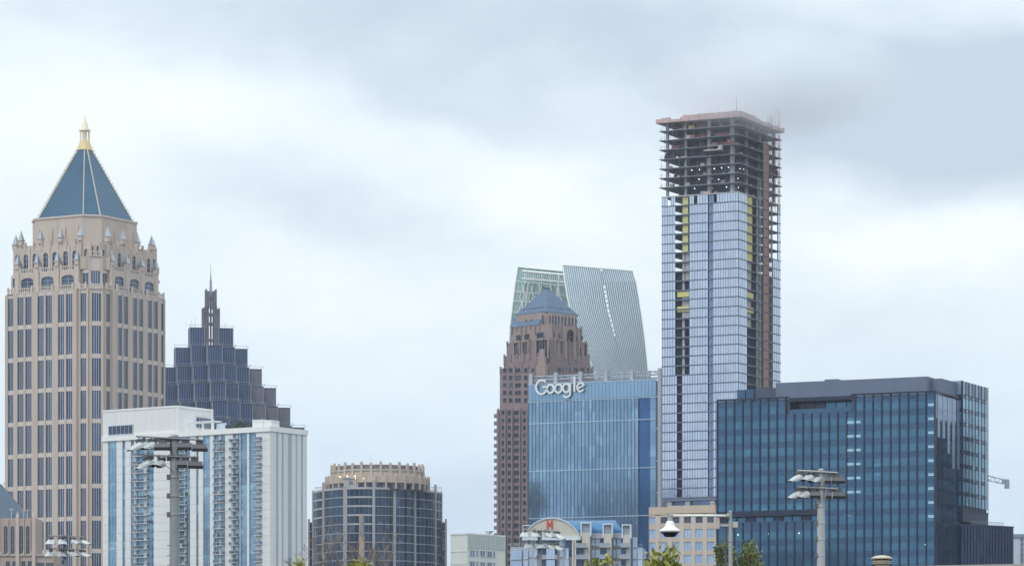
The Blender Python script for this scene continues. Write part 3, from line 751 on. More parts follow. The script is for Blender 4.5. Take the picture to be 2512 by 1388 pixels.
# ================================================================== 6  brown tower with blue hipped roof
def brown_tower():
    D = 1524
    r = thing('brown_tower', 'brown stone residential tower with steep blue metal pyramid roof', 'building', (wx_(1341, D), D, 0), R(-46))
    br = mat('brown_granite', (.24, .185, .19), .85, var=.15, scale=.6, stretch=(1, 1, .15), bump=.1); lt = mat('light_granite', (.33, .26, .24), .85, var=.12, scale=.3)
    gl = glass('brown_glass', (.012, .025, .06), (.05, .075, .13), .5, .25, lit=.06, litcol=(.12, .2, .28))
    fr = mat('brown_frame', (.2, .17, .18), .6); roofm = mat('blue_standing_seam', (.085, .135, .215), .5, .35, var=.12, scale=.6, stretch=(1, 1, .4), col2=(.10, .16, .24))
    rd = mat('roof_shade_vent', (.04, .06, .09), .7)
    k = (1524/FX)/(2*math.cos(R(1)))/.7071/1.0
    H = lambda p0, p1: (p1-p0)*D/FX/(math.cos(R(46))+math.sin(R(46)))/2
    Z = lambda y: wz_(y, D-10)
    win = Pieces(r, 'window', [gl, fr]); slot = Pieces(r, 'tall_window', [gl, fr]); pil = Pieces(r, 'pilaster', br)
    tiers = [(1216, 1470, 0, 1000, .0), (1224, 1460, 1000, 898, 1.5), (1233, 1450, 898, 868, 1.5), (1240, 1445, 868, 836, 2), (1249, 1436, 836, 800, 3), (1263, 1424, 800, 768, 3)]
    hs = []
    for i, (a, b, y0, y1, c) in enumerate(tiers):
        h = H(a, b)+c*.25; hs.append(h)
        z0 = 0 if y0 == 0 else Z(y0)
        part('wall', M().prism(oct_(h, max(c, 1.0)), z0, Z(y1)), r, lt if i >= 4 else br)
        # little stepped parapet blocks at the tier edge
        if 0 < i < 5:
            for fk in (F(r, 0, -h, 0), F(r, h, 0, R(90))):
                n = 7
                for q in range(n):
                    u = -h+c+.6+(2*h-2*c-1.2)*q/(n-1); hh = 1.6+1.3*((q*5+i) % 3)
                    pil.add(('p', (q*5+i) % 3, i), box_m(.8, hh, .35), fk, u-.4, 0, Z(y1)-hh+.7)
    zz = Z(898)
    # punched windows
    for t, (ya, yb, cols) in enumerate(((1000, 900, (1238.5, 1253, 1271, 1290, 1309)), (1500, 1004, (1235, 1250, 1268.5, 1287, 1306)))):
        h = hs[1-t]; ff = F(r, 0, -h, 0); fs = F(r, h, 0, R(90))
        y = yb+8
        while y < min(ya, 1430)-6:
            for j, px in enumerate(cols):
                w = 2.5 if j == 2 else 1.35
                u = ff.u(px)
                win.add(w, pane_m(w*1.3, 1.75, .1, 1 if j == 2 else 0, 0, .12, .1), ff, u-w*.65, .02, ff.z(y+5, u))
            y += 18.4
    h = hs[1]; fs = F(r, h, 0, R(90))
    for row in range(2):
        for px in (1372, 1384, 1400, 1412, 1428, 1440):
            u = fs.u(px); win.add(1.35, pane_m(1.35*1.3, 1.75, .1, 0, 0, .12, .1), fs, u-.85, .02, fs.z(912+18*row, u))
    # projecting vertical shafts up the front, balconies on the outer corner
    ff = F(r, 0, -hs[1], 0)
    for px in (1228, 1245.5, 1262, 1281, 1299):
        u = ff.u(px); ff.put('shaft', M().box(-.35, .35, -.3, 0, 0, ff.z(1002, u)), br, u=u, out=1.2)
    f0 = F(r, -hs[0], 0, R(-90))
    y = 1018
    while y < 1430:
        part('balcony', BM.setdefault('b', M().box(-.9, .6, -1.4, 1.2, 0, 1.5).mesh('balcony', br)), r, loc=(-hs[0]-.3, -hs[0]+2.0, Z(y)))
        y += 18.4
    # tall dark slots of the upper tiers
    h4 = hs[3]; f4 = F(r, 0, -h4, 0); f4s = F(r, h4, 0, R(90))
    for f, cols in ((f4, ((1263, 1275, 2), (1284, 1296, 2), (1318, 1344, 3))), (f4s, ((1362, 1366, 0), (1372, 1379, 1), (1420, 1424, 0), (1431, 1437, 0)))):
        for a, b, mv in cols:
            ua, ub = f.u(a), f.u(b)
            slot.add((a,), pane_m(ub-ua, Z(838)-Z(880), .12, mv, 0, .35), f, ua, .03 if f is f4 else .03, Z(880))
            f.put('window_head', M().box(ua-.4, ub+.4, -.7, 0, Z(838), Z(835)), lt)
        for a, b, mv in cols:
            ua, ub = f.u(a), f.u(b)
            for q in (ua-.55, ub+.05): f.put('pilaster', M().box(q, q+.5, -.6, 0, Z(884), Z(834)), lt)
    h5 = hs[4]; f5 = F(r, 0, -h5, 0); f5s = F(r, h5, 0, R(90))
    for f, cols in ((f5, ((1267, 1279), (1287, 1299), (1317, 1334))), (f5s, ((1357, 1361), (1369, 1373), (1411, 1416), (1424, 1429)))):
        for a, b in cols:
            ua, ub = f.u(a), f.u(b); win.add((a, 'u'), pane_m(ub-ua, 2.1, .1, 1, 0, .1, .1), f, ua, .02, Z(831))
    # great arched recess in the side
    ua, ub = f5s.u(1379), f5s.u(1405)
    Ha = Z(802)-Z(880)
    f5s.put('arched_recess', arch_panel(ub-ua, Ha, .8, ub-ua-.8, Ha*.75, 1.6, n=10).mesh('arched_recess', [lt, gl, fr]), u=ua, out=.2, z=Z(880))
    # attic slots
    h6 = hs[5]; f6 = F(r, 0, -h6, 0); f6s = F(r, h6, 0, R(90))
    for px in (1349, 1356, 1363, 1371, 1379, 1387, 1396, 1404, 1413):
        u = f6s.u(px); slot.add('a', pane_m(.6, Z(775)-Z(797), .1), f6s, u-.3, .02, Z(797))
    u = f6.u(1332); slot.add('a', pane_m(.6, Z(775)-Z(797), .1), f6, u-.3, .02, Z(797))
    # front gablet shaft
    u = ff.u(1332); zb = Z(930)
    for w, y in ((2.6, 900), (1.8, 880), (1.1, 862)): ff.put('gablet', M().box(-w, w, -.5-.3*w, 0, zb, Z(y)), lt, u=u)
    # roofs: lean-to skirt on the left, steep pyramid on top
    zb = Z(768)
    hr = H(1269, 1416)
    m = M(); m.box(-hr-.5, hr+.5, -hr-.5, hr+.5, zb, zb+.5)
    m.frustum(rect(-hr-.3, hr+.3, -hr-.3, hr+.3), zb+.5, rect(-.75, .75, -.75, .75), Z(702))
    ro = part('roof', m, r, roofm)
    part('roof_finial', M().box(-.9, .9, -.9, .9, Z(702), Z(698)), ro, roofm)
    for i in range(8):
        t = (i+.5)/8*2-1
        for y_, s_ in ((.16, .25),):
            hh = hr*(1-y_)
            part('roof_vent', BM.setdefault('v', M().box(-.18, .18, -.25, .2, 0, .45).mesh('roof_vent', rd)), ro, loc=(t*hh*.92, -hh-.1, zb+.5+(Z(702)-zb)*y_))
            part('roof_vent', BM['v'], ro, loc=(hh+.1, t*hh*.92, zb+.5+(Z(702)-zb)*y_), rz=R(90))
    hz = hs[4]
    m = M(); y0 = -hz-.1
    m.hexa([(-hr-.6, y0, Z(799)), (f5.u(1320), y0, Z(799)), (f5.u(1320), -hr, Z(799)), (-hr-.6, -hr, Z(799)), (-hz+.8, -hr-.2, Z(771)), (f5.u(1321)+.4, -hr-.2, Z(771)), (f5.u(1321)+.4, -hr, Z(771)), (-hz+.8, -hr, Z(771))])
    part('skirt_roof', m, r, roofm)
    for px in (1285, 1298): u = f5.u(px); part('roof_vent', BM['v'], r, loc=(u, -(hz+hr)/2-.2, Z(784)))
    for q in (win, slot, pil): q.done()
BM = {}
brown_tower()

# ================================================================== 7  curved sail tower
def sail_tower():
    D = 1640
    r = thing('sail_tower', 'pale green glass tower with curved ribbed sail wall and white truss crown', 'building', (wx_(1430, D), D, 0), 0)
    X = lambda px, dy=0: (px-CX)/FX*(D+dy)-r.location.x
    Z = lambda y: wz_(y, D)
    gl = glass('sail_glass', (.20, .29, .36), (.28, .38, .44), .6, .3, streak=.05, wob=0); fin = mat('sail_fin', (.66, .73, .76), .5, .1, var=.04)
    gg = glass('green_glass', (.22, .33, .34), (.34, .45, .45), .5, .3, streak=.2); tr = mat('white_steel', (.72, .76, .72), .5, var=.05); dk = mat('sail_joint', (.16, .24, .28), .5)
    ys = [650, 690, 730, 770, 810, 850, 890, 930, 1000, 1100]
    def lx(y): return 1380+17*((y-650)/110) if y < 760 else 1397+(y-760)*.40-(max(0, y-870))*.03
    def rx(y):
        t = (y-667)/240; return 1555+33*t-9*t*(1-t)*-1.6 if y < 950 else 1592
    def pt(s, y, out=0):
        # the wall bulges towards us in the middle and leans back at the top
        px = lx(y)+(rx(y)-lx(y))*s
        yy = y+15*s*(1-(y-650)/400) if y == ys[0] else y
        dy = 26*s-5*math.sin(math.pi*s)+9*max(0, (900-y)/250)**2-out
        return (X(px, dy), dy, CZ+(HZ-yy)/FX*(D+dy))
    NF = 34
    def strip(s0, s1, o0, o1, m, mi):
        for a, b in zip(ys, ys[1:]):
            q = [pt(s0, b, o0), pt(s1, b, o0), pt(s1, b, o1), pt(s0, b, o1), pt(s0, a, o0), pt(s1, a, o0), pt(s1, a, o1), pt(s0, a, o1)]
            m.hexa(q, mi)
    SL = .53
    for i in range(NF):
        s0, s1 = i/NF, (i+1)/NF
        if i == int(SL*NF): 
            m = M(); strip(s0, s1, -.8, -.3, m, 0); part('joint_panel', m, r, dk); continue
        m = M(); strip(s0, s1-.004, -.3, .0, m, 0); part('glass_strip', m, r, gl)
    for i in range(NF+1):
        m = M(); s_ = i/NF; strip(max(0, s_-.0062), min(1, s_+.0062), 0, .45, m, 0); part('fin', m, r, fin)
    m = M()
    for y in (742, 770, 800, 862):
        for i in range(NF):
            a, b = pt(i/NF, y, .02), pt((i+1)/NF, y, .02); m.tube(a, b, .13, n=4)
    part('floor_line', m, r, dk)
    for a, b in ((0.0, 1.0),):
        m = M(); P = [pt(i/10, 650, .3) for i in range(11)]
        for p, q in zip(P, P[1:]): m.tube(p, q, .28, n=5)
        part('top_rail', m, r, tr)
    m = M(); P = [pt(0, y, .4) for y in ys]
    for p, q in zip(P, P[1:]): m.tube(p, q, .38, n=5)
    part('edge_rail', m, r, tr)
    m = M(); P = [pt(1, y, .2) for y in ys]
    for p, q in zip(P, P[1:]): m.tube(p, q, .3, n=5)
    part('edge_rail', m, r, tr)
    # white panels painted as daylight showing through the joint
    sky_ = mat('gap_daylight_white', (.9, .93, .93), .4)
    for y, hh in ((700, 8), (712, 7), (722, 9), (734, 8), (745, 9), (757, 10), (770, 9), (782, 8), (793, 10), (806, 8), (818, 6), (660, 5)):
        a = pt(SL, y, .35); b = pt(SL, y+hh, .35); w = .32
        part('gap_light_panel', M().hexa([(b[0]-w+.4, b[1]-.2, b[2]), (b[0]+w+.4, b[1]-.2, b[2]), (b[0]+w+.4, b[1]+.2, b[2]), (b[0]-w+.4, b[1]+.2, b[2]), (a[0]-w+.4, a[1]-.2, a[2]), (a[0]+w+.4, a[1]-.2, a[2]), (a[0]+w+.4, a[1]+.2, a[2]), (a[0]-w+.4, a[1]+.2, a[2])]), r, sky_)
    # rear screen wall seen from inside: green glass with white trusses in front
    m = M(); dy = 34
    yl = [655, 700, 750, 800, 860, 930, 1100]; xl = [1271, 1264, 1258, 1252, 1249, 1246, 1244]
    def lp(t, y, out=0):
        for i in range(len(yl)-1):
            if yl[i] <= y <= yl[i+1]:
                f = (y-yl[i])/(yl[i+1]-yl[i]); x0 = xl[i]+(xl[i+1]-xl[i])*f; break
        x1 = min(lx(max(650, y))+6, 1470); d = dy-10*t-out; yy = y+11*t
        return Vector((X(x0+(x1-x0)*t, d), d, CZ+(HZ-yy)/FX*(D+d)))
    for i in range(6):
        for a, b in zip(yl, yl[1:]):
            t0, t1 = i/6, (i+1)/6-.004
            q = [lp(t0, b), lp(t1, b), lp(t1, b, -.4), lp(t0, b, -.4), lp(t0, a), lp(t1, a), lp(t1, a, -.4), lp(t0, a, -.4)]
            part('screen_panel', M().hexa(q), r, gg)
    def bar(p, q, w=.26): part('truss_bar', M().tube(p, q, w, n=5), r, tr)
    for a, b in zip(yl, yl[1:]): bar(lp(0, a, .3), lp(0, b, .3), .3)
    for i in range(6): bar(lp(i/6, 655, .3), lp((i+1)/6, 655, .3), .3)
    for t in (.3, .52, .74): bar(lp(t-.06, 690, 1.5), lp(t-.1, 780, 1.5), .25)
    for y in (690, 715, 738, 765):
        for i in range(5): bar(lp(i/5, y, 1.2), lp((i+1)/5, y, 1.2), .16)
    for i in range(5):
        for y0, y1 in ((690, 728), (728, 765)):
            bar(lp(.18+i*.16, y0, 1.3), lp(.10+i*.16, y1, 1.3), .2); bar(lp(.10+i*.16, y0, 1.3), lp(.22+i*.16, y1, 1.3), .14)
    # top gantry beam
    for y, w in ((664, .55), (682, .3)): 
        bar(lp(.1, y, 6), lp(.98, y, 6), w)
    for i in range(22):
        t = .14+i*.038; bar(lp(t, 665, 6), lp(t+.02, 682, 6), .12)
    bar(lp(.86, 664, 6.3), lp(.78, 730, 6.3), .4)
sail_tower()

# ================================================================== 8  blue glass tower with the rooftop sign
def sign_tower():
    D = 1430
    r = thing('blue_glass_tower', 'light blue glass office tower with white rooftop letters and open roof frame', 'building', (wx_(1609, D), D, 0), R(-24.6))
    gl = glass('sky_glass', (.15, .27, .41), (.26, .39, .54), .75, .12, lit=.06, litcol=(.30, .52, .68), streak=.12, wob=.25)
    gl2 = glass('parapet_glass', (.20, .34, .49), (.27, .42, .57), .7, .18, streak=.05)
    dk = glass('deep_glass', (.02, .09, .24), (.04, .14, .32), .6, .15, streak=.2)
    fin = mat('glass_fin', (.06, .14, .25), .4, .2); band = mat('light_band', (.42, .56, .68), .5, .2)
    fr = mat('roof_frame_grey', (.42, .45, .51), .7, var=.08); wht = mat('sign_white', (.82, .82, .80), .5, var=.02); cr_ = mat('roof_core', (.22, .24, .28), .8)
    ff, fs = F(r, 0, 0, 0), F(r, 0, 0, R(90))
    UL = ff.u(1297); zt = ff.z(931, 0); dep = 24
    part('core', M().prism(rect(UL+.1, -.1, .7, dep), 0, zt-.5), r, cr_)
    us = ff.u(1566); ue = ff.u(1595)
    lev = [ff.z(y, us) for y in (975, 1029, 1147, 1264, 1390)]+[20]
    # parapet band
    n = 36; w = -UL/n
    for i in range(n):
        ff.put('parapet_panel', PM.setdefault('pp', M().box(.05, w-.05, -.1, .5, 0, zt-lev[0]-.3).mesh('parapet_panel', gl2)), u=UL+w*i, z=lev[0]+.3)
    ff.put('coping', M().box(UL-.1, .1, -.25, .9, 0, .35), band, z=zt)
    # vision glass, one pane per bay and storey; fins between the bays, pale band at each sky lobby
    nb = 31; wb = (us-UL)/nb
    pan = Pieces(r, 'pane', [gl, fin]); finp = Pieces(r, 'fin', fin)
    for a, b in zip(lev, lev[1:]):
        if b < 40: b = max(b, 40)
        ns = max(1, round((a-b)/4.45)); hh = (a-b-.25)/ns
        for k in range(ns):
            for i in range(nb): pan.add((r3(hh),), lambda: M().box(.04, wb-.04, -.02, .5, .03, hh-.03, 0), ff, UL+wb*i, 0, b+hh*k+.25-.12)
        ff.put('band', M().box(UL, 0, -.28, .3, -.16, .16), band, z=a)
        for i in range(nb+1):
            finp.add(r3(a-b), lambda: M().box(-.08, .08, -.22, 0, 0, a-b-.2), ff, UL+wb*i, 0, b+.1)
    part('low_wall', M().box(UL, 0, .1, .7, 0, 40), r, dk)
    # dark recessed strip and the glazed end strip
    ff.put('recess_back', M().box(us+.2, ue-.1, .55, .69, 20, lev[0]), dk)
    for k in range(26):
        z = lev[0]-(k+1)*4.45
        if z < 20: break
        for i in range(3):
            wd = (ue-us-.3)/3
            ff.put('recess_pane', PM.setdefault('rp', M().box(.03, wd-.03, 0, .1, .03, 4.4).mesh('recess_pane', dk)), u=us+.2+wd*i, out=-.4, z=z)
        ff.put('end_pane', PM.setdefault('ep', M().box(.05, -ue-.05, -.02, .5, .03, 4.4).mesh('end_pane', gl)), u=ue, z=z)
    # frame columns standing clear of the corner, with ties
    for x, y in ((.9, -.2), (2.0, 5)):
        part('frame_column', M().box(x-.1, x+1.1, y, y+1.3, 0, ff.z(903, 0)), r, fr)
    for k in range(9): part('tie', M().box(0, 1.2, .2, .6, lev[0]-12*k, lev[0]-12*k+.5), r, fr)
    # roof pergola
    for px, y in ((1301, 914), (1362, 911), (1423, 909), (1486, 906), (1549, 904)):
        u = ff.u(px, -.8); ff.put('roof_post', M().box(-.62, .62, -.62, .62, 0, ff.z(y, u)-zt), fr, u=u, out=-1.4, z=zt-.3)
    zb = ff.z(905, -10)
    for k, (dz, y) in enumerate(((0, 2.6), (-1.1, 2.6), (-2.2, 4.6))):
        part('roof_beam', M().box(UL+1, 1.5, y, y+.4, zb+dz-1.2, zb+dz-.75), r, fr)
        part('roof_beam', M().box(UL+1, 1.5, y+12, y+12.4, zb+dz-1.2, zb+dz-.75), r, fr)
    for i in range(15):
        u = UL+2+i*3.6; part('roof_fin', M().box(u-.15, u+.15, 1.5, 16, zb-1.0, zb-.75), r, fr)
    for px, hh in ((1403, 3.6), (1464, 4.0), (1499, 2.8), (1526, 4.2), (1561, 2.8), (1590, 4.2)):
        u = ff.u(px, -6); part('roof_post', M().box(u-.6, u+.6, 6, 7.2, zt-.4, zt+hh), r, fr)
    pan.done(); finp.done()
    return r, ff, wht, fr
PM = {}
_sr, _sf, _wht, _fr = sign_tower()

def sign():
    u = lambda px: _sf.u(px, .8); s = u(1400)-u(1399)
    x0 = u(1314.6); zb = _sf.z(966, x0)-.0      # baseline of the word
    dark = mat('sign_side', (.30, .33, .38), .6)
    r = thing('rooftop_sign', 'large white raised letters mounted along the top edge of the light blue glass tower', 'sign', (0, 0, 0), 0)
    x_, y_ = _sf.pt(x0, .75); v = Vector((x_, y_, 0)); v.rotate(Matrix.Rotation(_sr.rotation_euler.z, 3, 'Z'))
    r.location = (_sr.location.x+v.x, _sr.location.y+v.y, zb); r.rotation_euler = (0, 0, _sr.rotation_euler.z)
    def ringpts(cx, cz, rx, rz, a0, a1, n=26): return [(cx+rx*math.cos(R(a0+(a1-a0)*i/n)), cz+rz*math.sin(R(a0+(a1-a0)*i/n))) for i in range(n+1)]
    P = s; sw = 4.3*P; d = .6
    c = lambda px: (px-1314.6)*P
    # G
    gx, gz, gr = c(1330), 14.5*P, 14.0*P
    G = M().stroke(ringpts(gx, gz, gr, 15.5*P, 48, 360), sw, d); G.stroke([(gx+1*P, gz), (gx+gr+2.4*P, gz)], sw*.9, d+.02)
    part('letter', G, r, _wht)
    for px in (1351.5, 1371):
        part('letter', M().stroke(ringpts(c(px), 9.5*P, 8.3*P, 9.3*P, 0, 360)[:-1], sw*.95, d, closed=True), r, _wht)
    g_ = M().stroke(ringpts(c(1390.5), 9.8*P, 8.2*P, 9.2*P, 0, 360)[:-1], sw*.92, d, closed=True)
    g_.stroke([(c(1400.2), 20*P), (c(1400.2), -3*P)]+ringpts(c(1391.5), -3*P, 8.7*P, 7.5*P, -15, -150, 14), sw*.92, d+.03)
    part('letter', g_, r, _wht)
    part('letter', M().stroke([(c(1410.5), 1*P), (c(1410.5), 35*P)], sw, d), r, _wht)
    e_ = M().stroke(ringpts(c(1425.5), 10.5*P, 8.3*P, 9.3*P, 12, 322), sw*.92, d)
    e_.stroke([(c(1418.5), 8.0*P), (c(1434), 14*P)], sw*.8, d+.03)
    part('letter', e_, r, _wht)
    for px in (1325, 1351, 1371, 1390, 1410, 1425):
        part('bracket', M().box(c(px)-.15, c(px)+.15, 0, .7, 3*P, 3*P+.3).box(c(px)-.15, c(px)+.15, 0, .7, 15*P, 15*P+.3), r, dark)
sign()

# ================================================================== 9  tower under construction
def construction_tower():
    D = 1363
    r = thing('unfinished_tower', 'unfinished skyscraper with open concrete floors above pale glass panels', 'building', (wx_(1811, D), D, 0), R(-27))
    slabc = mat('slab_shade_concrete', (.20, .225, .28), .9, var=.2, scale=.3); conc = mat('raw_concrete', (.38, .385, .41), .9, var=.15, scale=.3, bump=.15); core = mat('core_shade_concrete', (.05, .07, .13), .9, var=.25, scale=.2)  # slab and core colours are darkened to hold the shade between floors
    gl = glass('new_glass', (.45, .53, .66), (.60, .67, .79), .72, .13, lit=0, streak=.12, wob=.3); gd = glass('corner_glass', (.15, .21, .36), (.22, .29, .45), .7, .15, streak=.1)
    fr = mat('pane_joint', (.15, .19, .28), .5, .2); slabm = mat('slab_edge', (.13, .16, .23), .8, var=.1)
    yel = mat('yellow_sheathing', (.56, .53, .20), .7, var=.12, scale=.4); gry = mat('grey_sheathing', (.38, .36, .36), .8)
    pink = mat('formwork', (.55, .40, .38), .85, var=.25, scale=.8); red = mat('safety_net', (.42, .17, .17), .9, var=.3, scale=2); brn = mat('hoist_panel', (.30, .18, .16), .8, var=.25, scale=.3)
    stl = mat('steel', (.22, .2, .22), .6, .3); wl = mat('work_light', (1, 1, 1), emit=2.5); blk = mat('tarpaulin', (.02, .03, .06), .9)
    ff, fs = F(r, 0, 0, 0), F(r, 0, 0, R(90))
    UL, UR = ff.u(1625), fs.u(1914)
    zg = ff.z(471, 0); P = 3.375
    zf = lambda k: zg-P*k
    NF = 32; zb = zf(NF)
    fcx = [(1625, 1657), (1692, 1737), (1750, 1811.5)]; fcx2 = [(1625, 1661), (1674, 1737), (1750, 1811.5)]
    pan = Pieces(r, 'glass_panel', [gl, fr])
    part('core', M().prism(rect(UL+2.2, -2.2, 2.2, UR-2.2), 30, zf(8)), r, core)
    # floor slabs
    for k in range(NF+1):
        part('floor_slab', M().prism(rect(UL-.25, .25, -.25, UR), zf(k)-.2, zf(k)+.2), r, slabm if k > 0 else conc)
    part('soffit', M().prism(rect(UL-.1, .1, -.1, UR+.1), zb-1.1, zb-.25), r, fr)
    def panels(f, a, b, k, step=1.0):
        ua, ub = f.u(a), f.u(b); n = max(1, round((ub-ua)/step)); w = (ub-ua)/n
        for i in range(n): pan.add((r3(w),), lambda: M().box(.07, w-.07, 0, .22, 0, P-.46, 0).box(-.09, .09, -.06, .22, 0, P-.46, 1), f, ua+w*i, .16, zf(k)+.23)
    for k in range(1, NF+1):
        y = HZ-(zf(k)-CZ)/D*FX
        for a, b in (fcx if y < 930 else fcx2):
            if k == 1 and a == 1625: panels(ff, 1625, 1638, k); panels(ff, 1647, 1657, k); continue
            if k == 1 and a == 1692: panels(ff, 1692, 1703, k); panels(ff, 1711, 1737, k); continue
            if k == 1 and a == 1750: panels(ff, 1759, 1811.5, k); continue
            panels(ff, a, b, k)
        panels(fs, 1811.5, 1831, k, 1.9)
        if k > 6: panels(fs, 1895, 1914, k, 1.9)
        elif k > 0: panels(fs, 1907, 1914, k, 1.9)
        ua, ub = ff.u(1737), ff.u(1750)
        for i in range(2):
            w = (ub-ua)/2; ff.put('corner_pane', QM.setdefault('c', M().box(.04, w-.04, 0, .2, 0, P-.45).mesh('corner_pane', gd)), u=ua+w*i, out=-.5, z=zf(k)+.22)
        # open bays: back walls, columns, sheathing
        def bay(f, a, b, m_, name, out=-1.0):
            ua, ub = f.u(a), f.u(b); f.put(name, QM.setdefault((name, a, b), M().box(0, ub-ua, 0, .2, 0, P-.42).mesh(name, m_)), u=ua, out=out, z=zf(k)+.21)
        if y < 930:
            bay(ff, 1672.5, 1678, conc, 'column', -.5)
        if y < 615: bay(ff, 1675, 1687, yel, 'yellow_sheathing', -.4)
        elif y < 690: bay(ff, 1680, 1690, gry, 'grey_sheathing', -.5)
        elif 725 < y < 790: bay(ff, 1672, 1690, gry, 'sheathing_board', -.6)
        if y < 640: bay(fs, 1833, 1848, yel, 'yellow_sheathing', -.4)
        elif y < 705: bay(fs, 1833, 1846, gry, 'grey_sheathing', -.5)
        elif 725 < y < 800: bay(fs, 1833, 1846, gry, 'sheathing_board', -.6)
        bay(fs, 1859, 1861.5, conc, 'column', -.5)
        if k <= 6: bay(fs, 1896, 1898.5, conc, 'column', -.5)
    for y in (722, 758):
        for f, a, b in ((ff, 1661, 1691), (fs, 1833, 1849)):
            ua, ub = f.u(a), f.u(b); f.put('yellow_sheathing', M().box(0, ub-ua, 0, .2, 0, 1.9), yel, u=ua, out=-.1, z=f.z(y+7, ua))
    # open frame floors
    TOP = 8
    for k in range(1, TOP):
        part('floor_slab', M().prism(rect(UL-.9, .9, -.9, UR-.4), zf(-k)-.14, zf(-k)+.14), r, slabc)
    cps = [(ff, 1637, .45), (ff, 1682, .42), (ff, 1740, .62), (ff, 1796, .68), (fs, 1832, .42), (fs, 1864, .42), (fs, 1900, .4)]
    for k in range(0, TOP):
        z = zf(-k)+(.2 if k == 0 else .17)
        for f, px, w in cps:
            u = f.u(px, -1.2); f.put('column', QM.setdefault(('col', w, k == 0), M().box(-w, w, -w, w, 0, P-(.37 if k == 0 else .34)).mesh('column', conc)), u=u, out=-1.5, z=z)
        for px in (1669, 1705, 1850, 1880):
            f = ff if px < 1800 else fs
            f.put('column', QM.setdefault(('col', .4, k == 0), M().box(-.4, .4, -.4, .4, 0, P-(.37 if k == 0 else .34)).mesh('column', conc)), u=f.u(px, -12), out=-12 if px < 1800 else -16, z=z)
        if k < 7:
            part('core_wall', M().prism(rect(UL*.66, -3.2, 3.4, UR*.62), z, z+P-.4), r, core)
        # shores and props
        for i in range(14 if k > 2 else 7):
            u = random.uniform(UL+1, -1); d = random.uniform(1.5, 6)
            part('prop', QM.setdefault(('pr', k == 0), M().tube((0, 0, 0), (0, 0, P-.4), .08, n=4).mesh('prop', stl)), r, loc=(u, d, z))
        for i in range(8):
            u = random.uniform(1, UR-1); d = random.uniform(1.5, 6)
            part('prop', QM[('pr', False)] if ('pr', False) in QM else QM[('pr', True)], r, loc=(-d, u, z))
        # handrails
        if k:
            m = M()
            for hh in (.5, 1.05):
                m.tube((UL-.8, -.8, z+hh), (.8, -.8, z+hh), .03, n=3); m.tube((.8, -.8, z+hh), (.8, UR-.6, z+hh), .03, n=3)
            for i in range(18): u = UL+(-UL)*i/17; m.tube((u, -.8, z), (u, -.8, z+1.1), .035, n=3)
            part('guard_rail', m, r, stl)
    for k, a, b, f in ((5, 1745, 1792, ff), (6, 1745, 1792, ff), (5, 1800, 1826, fs), (5, 1640, 1668, ff), (6, 1690, 1735, ff), (7, 1682, 1722, ff), (6, 1815, 1850, fs)):
        ua, ub = f.u(a), f.u(b)
        f.put('safety_net', M().box(0, ub-ua, 0, .06, 0, 1.5), red, u=ua, out=-2.4, z=zf(-k)+.2)
    for f, a, b, k in ((ff, 1629, 1657, 4), (fs, 1893, 1912, 3.2), (ff, 1733, 1737, 4), (fs, 1828, 1843, 4)):
        ua, ub = f.u(a), f.u(b); f.put('tarpaulin', M().frustum(rect(0, ub-ua, 0, 1.2), 0, rect(.4, (ub-ua)*.8, .4, 1.3), 2.2), blk, u=ua, out=0, z=zf(-k)+.2)
    f = ff; ua, ub = f.u(1733), f.u(1773); f.put('loading_deck', M().box(0, ub-ua, -2.5, 3, 0, .35), mat('deck_pale', (.6, .5, .5), .8), u=ua, z=zf(-4)+1.6)
    f.put('loading_deck_box', M().box(0, 1.6, -1, .6, 0, 1.6), conc, u=f.u(1764), z=zf(-4)+1.96)
    stk = [pink, conc, stl, brn, yel, blk]
    for k in range(0, TOP):
        for i in range(7):
            f = ff if i < 4 else fs; Lm = (UL+1.5, -2) if i < 4 else (2, UR-3)
            w_, h_ = random.uniform(.6, 2.2), random.uniform(.4, 1.5)
            f.put('material_stack', M().box(0, w_, -.6, .6, 0, h_), random.choice(stk), u=random.uniform(*Lm), out=-random.uniform(.9, 2.0), z=zf(-k)+.2)
    for i in range(26):
        u = UL+(-UL)*i/25; part('edge_pole', QM.setdefault('ep', M().tube((0, 0, 0), (0, 0, P*3-.2), .045, n=4).mesh('edge_pole', stl)), r, loc=(u, -.95, zf(-(4 if i % 3 else 1)) + .1))
    # pink formwork deck with upright boards and rebar
    zt = zf(-TOP)-.6
    part('formwork_deck', M().prism(rect(UL-1.9, 1.5, -1.5, UR+.3), zt, zt+.5), r, pink)
    n = 0; u = UL-1.9
    while u < 1.4:
        w = random.uniform(1.0, 2.4); hh = (1.9 if u > -22 else random.uniform(.6, 1.7))+random.uniform(-.1, .1)
        part('form_board', M().box(u, min(u+w-.06, 1.5), -1.62, -1.5, zt+.1, zt+hh+.3), r, pink); u += w
    v = -1.5
    while v < UR:
        w = random.uniform(1.2, 2.6); hh = (1.8 if v < 12 else random.uniform(.8, 1.6))
        part('form_board', M().box(1.5, 1.62, v, min(v+w-.06, UR+.3), zt+.1, zt+hh+.3), r, pink); v += w
    for px, y, w in ((1740, 256, .1), (1795, 262, .1), (1807, 232, .17), (1827, 252, .1), (1862, 258, .1), (1655, 276, .2), (1676, 278, .25), (1690, 280, .2)):
        u = ff.u(min(px, 1808), -3); loc = (u, 3) if px < 1810 else (-3, fs.u(px, -3))
        part('rebar_bundle', M().tube((*loc, zt), (*loc, wz_(y, D)), w, w*.5, n=5), r, stl)
    # hoist: brown shaft with landings, and a lattice mast beside it
    ua, ub = fs.u(1868), fs.u(1881)
